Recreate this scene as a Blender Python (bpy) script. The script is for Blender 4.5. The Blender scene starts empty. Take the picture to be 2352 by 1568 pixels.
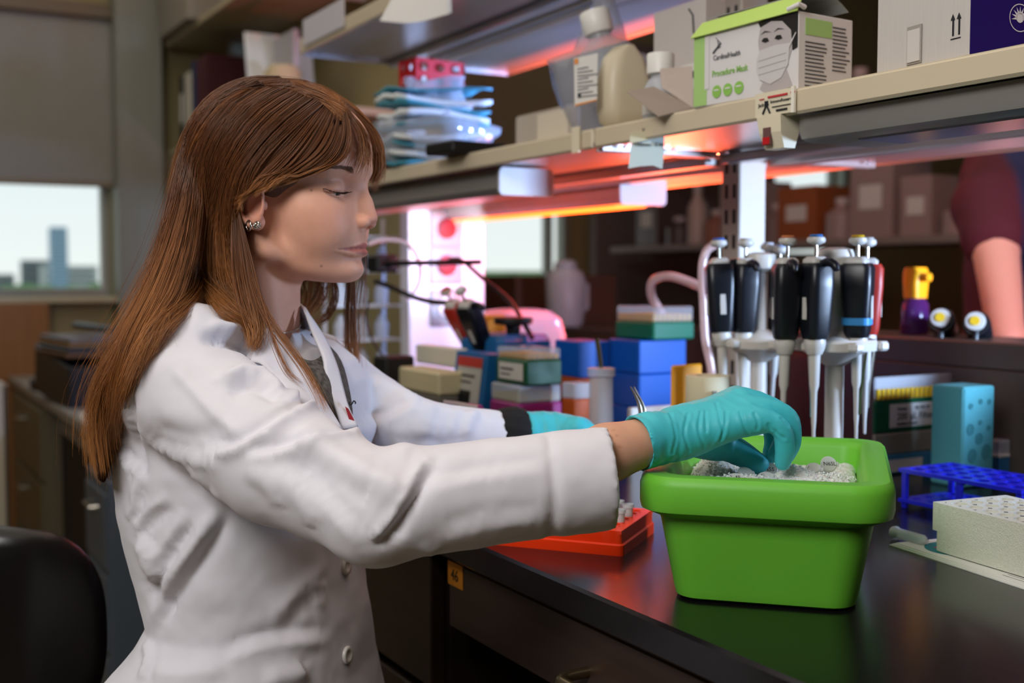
import bpy, bmesh, math, random
import numpy as np
from mathutils import Vector, Matrix
random.seed(7); np.random.seed(7)
SC = bpy.context.scene
COL = SC.collection
PI = math.pi

# ------------------------------------------------------------------ camera
FPX = 2700.0
YAW, PITCH = math.radians(29.47), math.radians(3.2)
CAMZ = 1.2
EYE = np.array([0.0, 0.0, CAMZ])
CF = np.array([math.sin(YAW)*math.cos(PITCH), math.cos(YAW)*math.cos(PITCH), -math.sin(PITCH)])
CR = np.array([math.cos(YAW), -math.sin(YAW), 0.0])
CU = np.cross(CR, CF)
cam_data = bpy.data.cameras.new('camera')
cam = bpy.data.objects.new('camera', cam_data); COL.objects.link(cam)
cam_data.sensor_width = 36.0
cam_data.lens = 36.0*FPX/2352.0
cam_data.clip_start = 0.02; cam_data.clip_end = 500
cam.location = EYE
cam.rotation_euler = (PI/2-PITCH, 0, -YAW)
cam_data.dof.use_dof = True
cam_data.dof.focus_distance = 1.12
cam_data.dof.aperture_fstop = 4.2
SC.camera = cam

# ------------------------------------------------------------------ colour management
SC.view_settings.view_transform = 'Standard'
SC.view_settings.look = 'None'
SC.view_settings.gamma = 1.0
SC.view_settings.use_curve_mapping = False
SC.view_settings.exposure = 0.0

cy = SC.cycles
cy.max_bounces = 5; cy.diffuse_bounces = 3; cy.glossy_bounces = 3; cy.transmission_bounces = 3; cy.transparent_max_bounces = 7
cy.caustics_reflective = False; cy.caustics_refractive = False

# ------------------------------------------------------------------ world and lights
def srgb(h, a=1.0):
    h = h.lstrip('#'); c = [int(h[i:i+2], 16)/255 for i in (0, 2, 4)]
    return tuple((v/12.92 if v <= 0.04045 else ((v+0.055)/1.055)**2.4) for v in c)+(a,)
world = bpy.data.worlds.new('sky'); SC.world = world
world.use_nodes = True
wn = world.node_tree.nodes; wl = world.node_tree.links
bg = wn['Background']
wtc = wn.new('ShaderNodeTexCoord'); wsep = wn.new('ShaderNodeSeparateXYZ'); wr = wn.new('ShaderNodeValToRGB')
wl.new(wtc.outputs['Generated'], wsep.inputs[0]); wl.new(wsep.outputs['Z'], wr.inputs[0]); wl.new(wr.outputs[0], bg.inputs[0])
wr.color_ramp.elements[0].position = 0.0; wr.color_ramp.elements[0].color = srgb('#e2ebe8')
wr.color_ramp.elements[1].position = 0.35; wr.color_ramp.elements[1].color = srgb('#bcd8e4')
bg.inputs[1].default_value = 1.2

def area(name, loc, target, size, power, color, size_y=None):
    L = bpy.data.lights.new(name, 'AREA'); L.energy = power; L.color = color[:3]
    L.shape = 'RECTANGLE'; L.size = size; L.size_y = size_y or size
    o = bpy.data.objects.new(name, L); COL.objects.link(o); o.location = loc
    o.rotation_euler = (Vector(target)-Vector(loc)).to_track_quat('-Z', 'Y').to_euler()
    return o
# the photographer's soft key, above and left of the camera, and the room's ceiling bounce, plus a fill added over the window side
area('key_softbox', (-0.85, 0.15, 2.25), (0.55, 0.95, 1.0), 0.75, 28, (1.0, 0.975, 0.965))
area('ceiling_bounce', (0.6, 1.4, 2.86), (0.6, 1.4, 0), 3.0, 26, (1.0, 0.93, 0.80))
area('window_side_fill', (0.3, 3.9, 2.86), (0.5, 4.2, 0), 1.6, 12, (1.0, 0.92, 0.76))
# gelled lights round the bench: cold ones right of the frame and on the far side, a red one hidden behind the blue boxes
area('cold_bench_light', (1.62, 0.42, 1.22), (1.18, 1.9, 1.18), 0.14, 9.5, (0.50, 0.68, 1.0)).data.spread = math.radians(105)
area('cold_upper_light', (2.05, 1.75, 1.62), (1.1, 2.3, 1.70), 0.12, 14, (0.30, 0.48, 1.0)).data.spread = math.radians(90)
area('cold_left_light', (1.13, 2.30, 1.30), (1.16, 2.75, 1.12), 0.10, 1.1, (0.62, 0.76, 1.0))
def point(name, loc, power, color, r):
    L = bpy.data.lights.new(name, 'POINT'); L.energy = power; L.color = color[:3]; L.shadow_soft_size = r
    o = bpy.data.objects.new(name, L); COL.objects.link(o); o.location = loc; return o
area('red_bench_light', (1.56, 2.05, 1.00), (1.42, 2.06, 1.6), 0.08, 24, (1.0, 0.12, 0.05)).data.spread = math.radians(140)
point('red_far_light', (1.75, 0.75, 1.02), 17, (1.0, 0.16, 0.12), 0.05)

# ------------------------------------------------------------------ helpers
def ray(x, y): return CF+CR*((x-1176)/FPX)+CU*((784-y)/FPX)
def P(x, y, d): return EYE+ray(x, y)*d
def onz(x, y, z): r = ray(x, y); return EYE+r*((z-CAMZ)/r[2])
def onx(x, y, X): r = ray(x, y); return EYE+r*(X/r[0])
def ony(x, y, Y): r = ray(x, y); return EYE+r*(Y/r[1])

MATS = {}
def mat(name, col='#808080', rough=0.5, metal=0.0, spec=0.5, var=0.0, vscale=8.0, bump=0.0, bscale=60.0, stretch=(1, 1, 1),
        trans=0.0, ior=1.45, emit=None, estr=0.0, alpha=1.0, coat=0.0, sss=0.0, col2=None, clear=None, sheen=0.0):
    if name in MATS: return MATS[name]
    m = bpy.data.materials.new(name); m.use_nodes = True
    nt = m.node_tree; N = nt.nodes; L = nt.links
    b = N['Principled BSDF']
    c = srgb(col)
    b.inputs['Base Color'].default_value = c
    b.inputs['Roughness'].default_value = rough
    b.inputs['Metallic'].default_value = metal
    b.inputs['Specular IOR Level'].default_value = spec
    b.inputs['IOR'].default_value = ior
    b.inputs['Transmission Weight'].default_value = trans
    b.inputs['Coat Weight'].default_value = coat
    b.inputs['Sheen Weight'].default_value = sheen
    if sss:
        b.inputs['Subsurface Weight'].default_value = sss
        b.inputs['Subsurface Radius'].default_value = (1.0, 0.35, 0.2)
        b.inputs['Subsurface Scale'].default_value = 0.006
    if emit:
        b.inputs['Emission Color'].default_value = srgb(emit); b.inputs['Emission Strength'].default_value = estr
    if var or bump:
        tc = N.new('ShaderNodeTexCoord'); mp = N.new('ShaderNodeMapping'); mp.inputs['Scale'].default_value = stretch
        L.new(tc.outputs['Object'], mp.inputs[0])
    if var:
        n = N.new('ShaderNodeTexNoise'); n.inputs['Scale'].default_value = vscale; n.inputs['Detail'].default_value = 4
        L.new(mp.outputs[0], n.inputs['Vector'])
        r = N.new('ShaderNodeValToRGB')
        c2 = srgb(col2) if col2 else tuple(max(0, v*(1-var)) for v in c[:3])+(1,)
        c1 = c if col2 else tuple(min(1, v*(1+var)) for v in c[:3])+(1,)
        r.color_ramp.elements[0].position = 0.3; r.color_ramp.elements[0].color = c2
        r.color_ramp.elements[1].position = 0.7; r.color_ramp.elements[1].color = c1
        L.new(n.outputs['Fac'], r.inputs[0]); L.new(r.outputs[0], b.inputs['Base Color'])
    if bump:
        n2 = N.new('ShaderNodeTexNoise'); n2.inputs['Scale'].default_value = bscale; n2.inputs['Detail'].default_value = 3
        L.new(mp.outputs[0], n2.inputs['Vector'])
        bp = N.new('ShaderNodeBump'); bp.inputs['Strength'].default_value = bump; bp.inputs['Distance'].default_value = 0.002
        L.new(n2.outputs['Fac'], bp.inputs['Height']); L.new(bp.outputs[0], b.inputs['Normal'])
    if clear is not None:       # thin clear plastic: part see-through, part tinted sheen
        t = N.new('ShaderNodeBsdfTransparent'); t.inputs[0].default_value = tuple(0.5+0.5*v for v in c[:3])+(1,)
        mx = N.new('ShaderNodeMixShader'); mx.inputs[0].default_value = 1-clear
        L.new(t.outputs[0], mx.inputs[1]); L.new(b.outputs[0], mx.inputs[2])
        L.new(mx.outputs[0], N['Material Output'].inputs[0])
    MATS[name] = m
    return m

class MB:
    """collects shapes into one mesh"""
    def __init__(s): s.v = []; s.f = []; s.m = Matrix.Identity(4)
    def add(s, vs, fs):
        o = len(s.v); s.v += [tuple(s.m @ Vector(p)) for p in vs]; s.f += [tuple(i+o for i in f) for f in fs]; return s
    def box(s, c, size, bev=0.0):
        x, y, z = (k/2 for k in size); cx, cy, cz = c
        if bev <= 0:
            vs = [(cx+a*x, cy+b*y, cz+d*z) for a in (-1, 1) for b in (-1, 1) for d in (-1, 1)]
            return s.add(vs, [(0, 1, 3, 2), (4, 6, 7, 5), (0, 4, 5, 1), (2, 3, 7, 6), (0, 2, 6, 4), (1, 5, 7, 3)])
        bev = min(bev, x*.99, y*.99, z*.99)
        vs = []; idx = {}
        for a in (-1, 1):
            for b in (-1, 1):
                for d in (-1, 1):
                    for k in range(3):
                        e = [x, y, z]; e = [e[i]-(0 if i == k else bev) for i in range(3)]
                        idx[a, b, d, k] = len(vs); vs.append((cx+a*e[0], cy+b*e[1], cz+d*e[2]))
        fs = []
        sg = (-1, 1)
        for a in sg:
            fs.append([idx[a, b, d, 0] for b, d in ((-1, -1), (1, -1), (1, 1), (-1, 1))][::a])
            fs.append([idx[b, a, d, 1] for b, d in ((-1, -1), (1, -1), (1, 1), (-1, 1))][::-a])
            fs.append([idx[b, d, a, 2] for b, d in ((-1, -1), (1, -1), (1, 1), (-1, 1))][::a])
        for a in sg:
            for b in sg:
                fs.append([idx[a, b, -1, 0], idx[a, b, 1, 0], idx[a, b, 1, 1], idx[a, b, -1, 1]][::-a*b])
                fs.append([idx[a, -1, b, 0], idx[a, 1, b, 0], idx[a, 1, b, 2], idx[a, -1, b, 2]][::a*b])
                fs.append([idx[-1, a, b, 1], idx[1, a, b, 1], idx[1, a, b, 2], idx[-1, a, b, 2]][::-a*b])
                for d in sg: fs.append([idx[a, b, d, 0], idx[a, b, d, 1], idx[a, b, d, 2]][::a*b*d])
        return s.add(vs, fs)
    def lathe(s, prof, n=24, c=(0, 0, 0), cap=True):
        vs = []; fs = []
        for r, z in prof:
            for k in range(n):
                t = 2*PI*k/n; vs.append((c[0]+r*math.cos(t), c[1]+r*math.sin(t), c[2]+z))
        for i in range(len(prof)-1):
            for k in range(n):
                k2 = (k+1) % n; fs.append((i*n+k, i*n+k2, (i+1)*n+k2, (i+1)*n+k))
        if cap:
            fs.append(tuple(range(n))[::-1]); fs.append(tuple((len(prof)-1)*n+k for k in range(n)))
        return s.add(vs, fs)
    def tube(s, pts, r, n=8, cap=True):
        pts = [Vector(p) for p in pts]; R_ = r if hasattr(r, '__len__') else [r]*len(pts)
        vs = []; fs = []; up = Vector((0, 0, 1)); prev = None
        for i, p in enumerate(pts):
            t = (pts[min(i+1, len(pts)-1)]-pts[max(i-1, 0)]).normalized()
            if prev is None:
                a = t.orthogonal().normalized()
            else:
                a = (prev-t*prev.dot(t)); a = a.normalized() if a.length > 1e-6 else t.orthogonal().normalized()
            prev = a; b = t.cross(a)
            for k in range(n):
                q = 2*PI*k/n; vs.append(tuple(p+(a*math.cos(q)+b*math.sin(q))*R_[i]))
        for i in range(len(pts)-1):
            for k in range(n):
                k2 = (k+1) % n; fs.append((i*n+k, i*n+k2, (i+1)*n+k2, (i+1)*n+k))
        if cap:
            fs.append(tuple(range(n))[::-1]); fs.append(tuple((len(pts)-1)*n+k for k in range(n)))
        return s.add(vs, fs)
    def rings(s, rings, close=True, cap0=True, cap1=True):
        n = len(rings[0]); vs = [tuple(p) for r in rings for p in r]; fs = []
        for i in range(len(rings)-1):
            for k in range(n if close else n-1):
                k2 = (k+1) % n; fs.append((i*n+k, i*n+k2, (i+1)*n+k2, (i+1)*n+k))
        if cap0: fs.append(tuple(range(n))[::-1])
        if cap1: fs.append(tuple((len(rings)-1)*n+k for k in range(n)))
        return s.add(vs, fs)
    def prism(s, poly, z0, z1):     # polygon in xy, extruded in z
        return s.rings([[(x, y, z0) for x, y in poly], [(x, y, z1) for x, y in poly]])
    def plate(s, poly3, th, nrm):   # any planar polygon thickened along nrm
        nrm = Vector(nrm)*th
        return s.rings([[tuple(p) for p in poly3], [tuple(Vector(p)+nrm) for p in poly3]])
    def build(s, name, m, parent=None, smooth=None):
        me = bpy.data.meshes.new(name); me.from_pydata(s.v, [], s.f)
        bm = bmesh.new(); bm.from_mesh(me); bmesh.ops.recalc_face_normals(bm, faces=bm.faces); bm.to_mesh(me); bm.free()
        return link(name, me, m, parent, smooth)

def link(name, me, m, parent=None, smooth=None):
    if m: me.materials.append(m if not isinstance(m, str) else MATS[m])
    if smooth is not None:
        me.shade_smooth()
        if smooth < 179: me.set_sharp_from_angle(angle=math.radians(smooth))
    o = bpy.data.objects.new(name, me); COL.objects.link(o)
    if parent is not None: o.parent = parent
    return o
def tag(o, label, cat, group=None):
    o['label'] = label; o['category'] = cat
    if group: o['group'] = group
    return o
def thing(name, label, cat, loc=(0, 0, 0), rotz=0.0, group=None):
    o = bpy.data.objects.new(name, None); COL.objects.link(o)
    o.empty_display_size = 0.05
    o.location = loc; o.rotation_euler = (0, 0, rotz)
    return tag(o, label, cat, group)
def struct(o): o['kind'] = 'structure'; return o
def copy_tree(o, parent=None):
    c = o.copy(); COL.objects.link(c); c.parent = parent
    for ch in list(o.children): copy_tree(ch, c)
    return c
def text(name, s, size, m, parent, M4, ext=0.0002, align='LEFT', bold=0.0, xs=1.0):
    cu = bpy.data.curves.new(name, 'FONT'); cu.body = s; cu.size = size; cu.align_x = align; cu.extrude = ext; cu.offset = bold
    cu.resolution_u = 2; cu.space_character = 1.0
    o = bpy.data.objects.new(name, cu); COL.objects.link(o)
    bpy.context.view_layer.update()
    me = bpy.data.meshes.new_from_object(o.evaluated_get(bpy.context.evaluated_depsgraph_get()))
    bpy.data.objects.remove(o); bpy.data.curves.remove(cu)
    me.transform(Matrix.Scale(xs, 4, (1, 0, 0)))
    q = link(name, me, m, parent); q.matrix_local = M4
    return q
def frame(o, ex, ey, ez=None):
    """4x4 with columns ex, ey, ez and origin o"""
    ex = Vector(ex).normalized(); ey = Vector(ey); ey = (ey-ex*ey.dot(ex)).normalized(); ez = ex.cross(ey)
    m = Matrix.Identity(4)
    for i in range(3): m[i][0] = ex[i]; m[i][1] = ey[i]; m[i][2] = ez[i]; m[i][3] = o[i]
    return m
def spline(pts, n):
    """Catmull-Rom through pts -> n points (any dimension)"""
    p = np.array(pts, float); k = len(p)
    p = np.vstack([2*p[0]-p[1], p, 2*p[-1]-p[-2]])
    t = np.linspace(0, k-1-1e-9, n); i = t.astype(int); u = (t-i)[:, None]
    a, b, c, d = p[i], p[i+1], p[i+2], p[i+3]
    return 0.5*((2*b)+(-a+c)*u+(2*a-5*b+4*c-d)*u**2+(-a+3*b-3*c+d)*u**3)
def rrect(w, d, r, n=6):
    """rounded rectangle outline, counter-clockwise"""
    r = min(r, w/2-1e-4, d/2-1e-4); out = []
    for cx, cy, a0 in ((w/2-r, d/2-r, 0), (-w/2+r, d/2-r, 90), (-w/2+r, -d/2+r, 180), (w/2-r, -d/2+r, 270)):
        for k in range(n+1):
            t = math.radians(a0+90*k/n); out.append((cx+r*math.cos(t), cy+r*math.sin(t)))
    return out
def bag(name, m, parent, rx, ry, h, seed, amp=0.12, n=28, nz=14, top=0.25):
    """a crumpled plastic bag as one closed shell"""
    rnd = np.random.RandomState(seed); ph = rnd.rand(6)*6.28; rings = []
    for i in range(nz+1):
        t = i/nz; s = (math.sin(PI*min(1, t*1.1+0.06))**0.5)*(1-t)+t*top if t > .5 else (0.55+0.45*math.sin(PI*t))
        s = max(s, 0.06); r_ = []
        for k in range(n):
            a = 2*PI*k/n
            w = 1+amp*(math.sin(3*a+ph[0]+4*t)+.7*math.sin(5*a+ph[1]-6*t)+.5*math.sin(9*a+ph[2]+9*t))+amp*.5*rnd.randn()*.6
            r_.append((rx*s*w*math.cos(a), ry*s*w*math.sin(a), h*t*(1+.05*math.sin(2*a+ph[3]))))
        rings.append(r_)
    return MB().rings(rings).build(name, m, parent, 60)
# ================================================================== the setting
BZ = CAMZ-0.29475            # bench top
mat('floor_vinyl', '#8b7f6b', 0.35, var=0.10, vscale=3, bump=0.05)
mat('wall_paint', '#978a62', 0.7, var=0.03, vscale=1.5, bump=0.05, bscale=200)
mat('wall_dark', '#7a6c66', 0.8, var=0.04, vscale=1.5)
mat('ceiling_tile', '#d8d4cb', 0.9, var=0.04, vscale=20)
mat('window_frame', '#8f8f84', 0.4)
mat('glass', '#ffffff', 0.3, clear=0.97, spec=0.2)
mat('blind_fabric', '#8b8880', 0.9, var=0.03, vscale=30, bump=0.1, bscale=400)
mat('blind_bar', '#7d6f5e', 0.5)
mat('column_paint', '#85857c', 0.45, var=0.05, vscale=6, stretch=(6, 6, .6))
mat('steel_beige', '#cfc1a6', 0.34, spec=0.5, var=0.02, vscale=5)
mat('shelf_pan', '#b9b4b0', 0.28, metal=0.55, var=0.03, vscale=6)
mat('post_paint', '#c4bcb0', 0.4, var=0.02)
mat('dark_slot', '#1a1718', 0.6)
mat('epoxy_top', '#120f12', 0.20, spec=0.42, bump=0.03, bscale=300, var=0.2, vscale=300)
mat('epoxy_edge', '#1b1a1c', 0.4)
mat('walnut', '#38281f', 0.42, var=0.22, vscale=7, stretch=(6, .5, 6), bump=0.04, bscale=50)
mat('walnut_dark', '#170f0b', 0.6)
mat('brass_handle', '#7d6d50', 0.32, metal=0.9)
mat('screw', '#c8ccd4', 0.2, metal=1.0)

YW = 5.2
X0, X1, Y0, Z1 = -3.0, 6.5, -2.6, 2.95
struct(MB().box(((X0+X1)/2, (Y0+YW)/2, -0.05), (X1-X0, YW-Y0+.4, 0.1)).build('floor', MATS['floor_vinyl']))
struct(MB().box(((X0+X1)/2, (Y0+YW)/2, Z1+0.05), (X1-X0, YW-Y0+.4, 0.1)).build('ceiling', MATS['ceiling_tile']))
struct(MB().box((X0-.05, (Y0+YW)/2, Z1/2), (.1, YW-Y0, Z1)).build('wall_left', MATS['wall_paint']))
struct(MB().box((X1+.05, (Y0+YW)/2, Z1/2), (.1, YW-Y0, Z1)).build('wall_right', MATS['wall_dark']))
struct(MB().box(((X0+X1)/2, Y0-.05, Z1/2), (X1-X0, .1, Z1)).build('wall_front', MATS['wall_paint']))
# far wall with two window openings
wins = [(0.16, 0.985, 1.112, 2.30), (2.62, 3.30, 1.10, 1.62), (4.10, 5.30, 1.30, 1.95)]
w = MB(); xs = X0
for a, b, s, t in wins:
    w.box(((xs+a)/2, YW+.08, Z1/2), (a-xs, .16, Z1)); w.box(((a+b)/2, YW+.08, s/2), (b-a, .16, s)); w.box(((a+b)/2, YW+.08, (t+Z1)/2), (b-a, .16, Z1-t)); xs = b
w.box(((xs+X1)/2, YW+.08, Z1/2), (X1-xs, .16, Z1))
struct(w.build('wall_back', MATS['wall_paint']))
for i, (a, b, s, t) in enumerate(wins):
    f = MB(); wd = .035
    f.box((a+wd/2, YW+.06, (s+t)/2), (wd, .06, t-s)); f.box((b-wd/2, YW+.06, (s+t)/2), (wd, .06, t-s))
    f.box(((a+b)/2, YW+.06, t-wd/2), (b-a-2*wd, .06, wd)); f.box(((a+b)/2, YW+.06, s+wd/2), (b-a-2*wd, .06, wd))
    W = struct(f.build('window_%d' % (i+1), MATS['window_frame']))
    MB().box(((a+b)/2, YW+.06, (s+t)/2), (b-a-2*wd, .005, t-s-2*wd)).build('pane', MATS['glass'], W)
    MB().box(((a+b)/2, YW-.03, s-.012), (b-a+.06, .12, .024), .004).build('window_sill', mat('sill', '#b9ad8f', .5), W)
    if i > 0: MB().box((b-.12, YW+.055, (s+t)/2), (.035, .05, t-s-2*wd)).build('mullion', MATS['window_frame'], W)
# roller blind half down in the left window
t = thing('roller_blind', 'grey fabric roller blind pulled half down over the left window', 'blind', (0.57, YW-.03, 1.57))
MB().box((0, 0, .36), (.84, .004, .68)).build('blind_sheet', MATS['blind_fabric'], t)
MB().box((0, 0, .013), (.84, .012, .026), .004).build('bottom_bar', MATS['blind_bar'], t)
MB().box((0, .0, .725), (.86, .07, .06), .006).build('blind_cassette', mat('cassette', '#6b5c48', .5), t)
# grey column between the window and the shelves
struct(MB().box((1.085, YW-.06, Z1/2), (.19, .14, Z1), .006).build('trim_1', MATS['column_paint']))
struct(MB().box((0.04, YW-.03, Z1/2), (.2, .06, Z1), .006).build('trim_2', mat('trim_tan', '#a79368', .6)))
# partition the binder shelves hang on
struct(MB().box((1.60, 4.30, 1.25), (.14, 1.75, 2.5)).build('wall_middle', MATS['wall_paint']))

# ------------------------------------------------------------------ the island
t = thing('island_worktop', 'black epoxy lab worktop running the length of the island', 'worktop', (0, 0, 0))
MB().box((1.197, 1.05, BZ-.016), (1.206, 3.30, .032), .003).build('slab', MATS['epoxy_top'], t)
MB().box((1.197, 1.05, BZ-.0345), (1.16, 3.26, .005)).build('drip_groove', MATS['dark_slot'], t)

FX = 0.612   # cabinet front plane
# drawer over the kneehole
t = thing('apron_drawer', 'dark walnut drawer over the kneehole with a bronze bar pull', 'drawer', (0, 0, 0))
zt, zb = CAMZ-.336, CAMZ-.415
MB().box((FX+.01, .735, (zt+zb)/2), (.02, 1.0, zt-zb), .002).build('drawer_front', MATS['walnut'], t)
MB().box((FX+.26, .735, (zt+zb)/2), (.48, .96, zt-zb-.006)).build('drawer_box', MATS['walnut_dark'], t)
h = MB().tube(spline([(FX+.003, .935, .818), (FX-.022, .935, .818), (FX-.034, .928, .818), (FX-.036, .915, .818), (FX-.036, .80, .818), (FX-.034, .785, .818), (FX-.022, .778, .818), (FX+.003, .778, .818)], 30), .0055, 10)
h.build('bar_pull', MATS['brass_handle'], t, 40)
lb = thing('number_sticker', 'orange sticker handwritten 46 on the drawer front', 'sticker', (FX-.0006, 1.217, 0))
MB().box((0, 0, CAMZ-.350), (.0006, .038, .028)).build('paper', mat('orange_paper', '#d98a1c', .6), lb)
M4 = frame((-.0008, .010, CAMZ-.357), (0, -1, 0), (0, 0, 1))
text('handwriting', '46', .019, mat('ink', '#1d1a16', .6), lb, M4)
# cabinet beyond the kneehole
t = thing('base_cabinet', 'dark walnut base cabinet beside the kneehole behind the lab coat', 'cabinet', (0, 0, 0))
MB().box((FX+.30, 1.98, .46), (.56, 1.42, .81)).build('carcass', mat('walnut_side', '#2c1f18', .5, var=.2, vscale=6, stretch=(1, 1, .2)), t)
for k in range(2):
    ya = 1.98+(-.35+.7*k)
    d = MB().box((FX+.01, ya, CAMZ-.425), (.02, .69, .165), .002).build('drawer', MATS['walnut'], t)
    MB().tube(spline([(FX, ya-.06, .80), (FX-.03, ya-.055, .80), (FX-.03, ya+.055, .80), (FX, ya+.06, .80)], 16), .005, 8).build('handle', MATS['brass_handle'], d, 40)
    d = MB().box((FX+.01, ya, CAMZ-.82), (.02, .69, .60), .002).build('cabinet_door', MATS['walnut'], t)
    MB().tube(spline([(FX, ya-.3, .60), (FX-.03, ya-.295, .60), (FX-.03, ya-.185, .60), (FX, ya-.18, .60)], 16), .005, 8).build('handle', MATS['brass_handle'], d, 40)
MB().box((FX+.35, 1.98, .03), (.44, 1.38, .06)).build('plinth', MATS['walnut_dark'], t)
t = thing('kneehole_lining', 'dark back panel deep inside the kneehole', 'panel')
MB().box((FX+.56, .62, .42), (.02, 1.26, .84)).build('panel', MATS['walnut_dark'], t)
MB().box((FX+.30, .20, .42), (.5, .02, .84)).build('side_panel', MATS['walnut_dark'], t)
t = thing('far_base_cabinet', 'walnut cabinets on the far side of the island', 'cabinet')
MB().box((1.50, 1.05, .44), (.50, 3.2, .84)).build('carcass', MATS['walnut'], t)

# posts and shelves
PY = [0.19, 1.396, 2.60]
PX = 1.195
SB, ST = CAMZ+.179, CAMZ+.207       # lower shelf lip
UB, UT = CAMZ+.507, CAMZ+.540       # upper shelf lip
post = thing('shelf_post', 'slotted grey steel upright behind the pipette carousel', 'post', (PX, PY[1], BZ))
def post_parts(t):
    b = MB().box((0, 0, .55), (.052, .042, 1.10), .002).build('upright', MATS['post_paint'], t)
    s = MB()
    for k in range(26):
        for dy in (-.009, .009): s.box((-.0262, dy, .08+k*.038), (.0012, .006, .021))
    s.build('slots', MATS['dark_slot'], b)
    MB().box((0, 0, .004), (.09, .08, .008), .002).build('foot_plate', MATS['post_paint'], t)
post_parts(post)
for y, lab in ((PY[2], 'grey steel upright standing between the white outlet panel and the girl’s face'), ):
    c = copy_tree(post); c.location = (PX, y, BZ); c['label'] = 'slotted grey steel upright left of the bright outlet panel'

def shelf(name, label, xa, xb, ya, yb, zb, zt, front):
    t = thing(name, label, 'shelf')
    MB().box(((xa+xb)/2, (ya+yb)/2, zb+.006), (xb-xa-.004, yb-ya, .004)).build('pan', MATS['shelf_pan'], t)
    MB().box(((xa+xb)/2, (ya+yb)/2, zt-.002), (xb-xa-.004, yb-ya, .004)).build('deck', MATS['steel_beige'], t)
    MB().box((xa+.004 if front else xb-.004, (ya+yb)/2, (zb+zt)/2), (.008, yb-ya, zt-zb), .003).build('front_lip', MATS['steel_beige'], t)
    for y in (ya+.004, yb-.004):
        MB().box(((xa+xb)/2, y, (zb+zt)/2-.004), (xb-xa-.02, .006, zt-zb), .001).build('end_flange', MATS['shelf_pan'], t)
    MB().box((xb-.02 if front else xa+.02, (ya+yb)/2, zb-.006), (.03, yb-ya-.03, .014), .002).build('stiffener', MATS['shelf_pan'], t)
    for y in (ya+.02, yb-.02):
        for k in range(3):
            MB().lathe([(0.0, -.003), (.004, -.002), (.0045, 0)], 10, (xa+.04+k*(xb-xa-.08)/2, y, zb+.003), False).build('screw', MATS['screw'], t, 60)
    return t
shelf('shelf', 'lower shelf bay holding the mask box and the purple carton', .92, 1.168, PY[0], PY[1]-.002, SB, ST, True)
shelf('shelf', 'lower shelf bay holding the plastic bags and the red rack', .92, 1.168, PY[1]+.002, PY[2]+.02, SB, ST, True)
shelf('shelf', 'rear lower shelf bay lit pink behind the right post', 1.222, 1.475, PY[0], PY[1]-.002, SB, ST, False)
shelf('shelf', 'rear lower shelf bay lit orange left of the post', 1.222, 1.475, PY[1]+.002, PY[2]+.02, SB, ST, False)
shelf('shelf', 'upper shelf bay lit blue from below at top left', .92, 1.168, PY[1]-.30, PY[2]+.02, UB, UT, True)
shelf('shelf', 'rear upper shelf bay above the plastic bags', 1.222, 1.475, PY[1]-.30, PY[2]+.02, UB, UT, False)
# steel raceway ledge along the far half of the island, right of the carousel
LX = 1.47
t = thing('service_ledge', 'dark steel service ledge with a gap running behind the tip boxes', 'ledge')
ms_ = mat('ledge_steel', '#574e48', .38, metal=.45, var=.05)
zt_l, zb_l, zp_l = onx(2100, 775, LX)[2], onx(2100, 835, LX)[2], onx(2300, 850, LX)[2]
MB().box((LX+.015, .88, (BZ+.003+zp_l)/2), (.03, 1.50, zp_l-BZ-.003), .002).build('lower_panel', ms_, t)
MB().box((LX+.02, .88, (zt_l+zb_l)/2), (.04, 1.50, zt_l-zb_l), .003).build('top_rail', ms_, t)
MB().box((LX+.09, .88, zt_l-.003), (.14, 1.50, .005), .001).build('ledge_shelf', ms_, t)
for k in range(5): MB().box((LX+.02, .20+.33*k, (zp_l+zb_l)/2), (.02, .03, zb_l-zp_l), 0).build('spacer', MATS['dark_slot'], t)

# ------------------------------------------------------------------ ice bucket
mat('green_foam', '#6abb36', 0.45, spec=0.4, var=0.05, vscale=9, bump=0.05, bscale=500)
mat('ice_block', '#e9ebe6', 0.45, trans=0.0, sss=0.0, spec=0.6, var=0.06, vscale=60)
be = math.radians(-45.2)
e1 = np.array([math.cos(be), math.sin(be)]); e2 = np.array([-math.sin(be), math.cos(be)])   # along the front, and away
bh = 0.1165; bd = 0.315
fc = (onz(1560, 1385, BZ)[:2]+onz(1980, 1415, BZ)[:2])/2+e1*.004
bc = fc+e2*(bd/2-.022)-e1*.010
BUCK = thing('ice_bucket', 'lime green foam ice bucket full of crushed ice on the worktop', 'bucket', (bc[0], bc[1], BZ), be)
def ringz(w, d, r, z): return [(x, y, z) for x, y in rrect(w, d, r, 7)]
b = MB()
wr, dr = .2235, bd
prof = [(.150, dr-.070, .020, .000), (.160, dr-.060, .024, .003), (.164, dr-.056, .026, .010), (.188, dr-.040, .030, .0725), (.190, dr-.038, .030, .0765), (.2205, dr-.004, .036, .0850),
        (.2235, dr, .038, .091), (.2235, dr, .038, .108), (.220, dr-.004, .036, .1135), (.214, dr-.010, .034, .1165), (.180, dr-.044, .022, .1165), (.174, dr-.050, .020, .1145), (.168, dr-.056, .020, .108), (.150, dr-.075, .018, .020), (.140, dr-.085, .016, .016)]
# the front rim bows a little lower in the middle, as the photograph shows
rg = []
for (w_, d_, r_, z_) in prof: rg.append(ringz(w_, d_, r_, z_))
b.rings(rg).build('bucket_shell', MATS['green_foam'], BUCK, 35)
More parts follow.
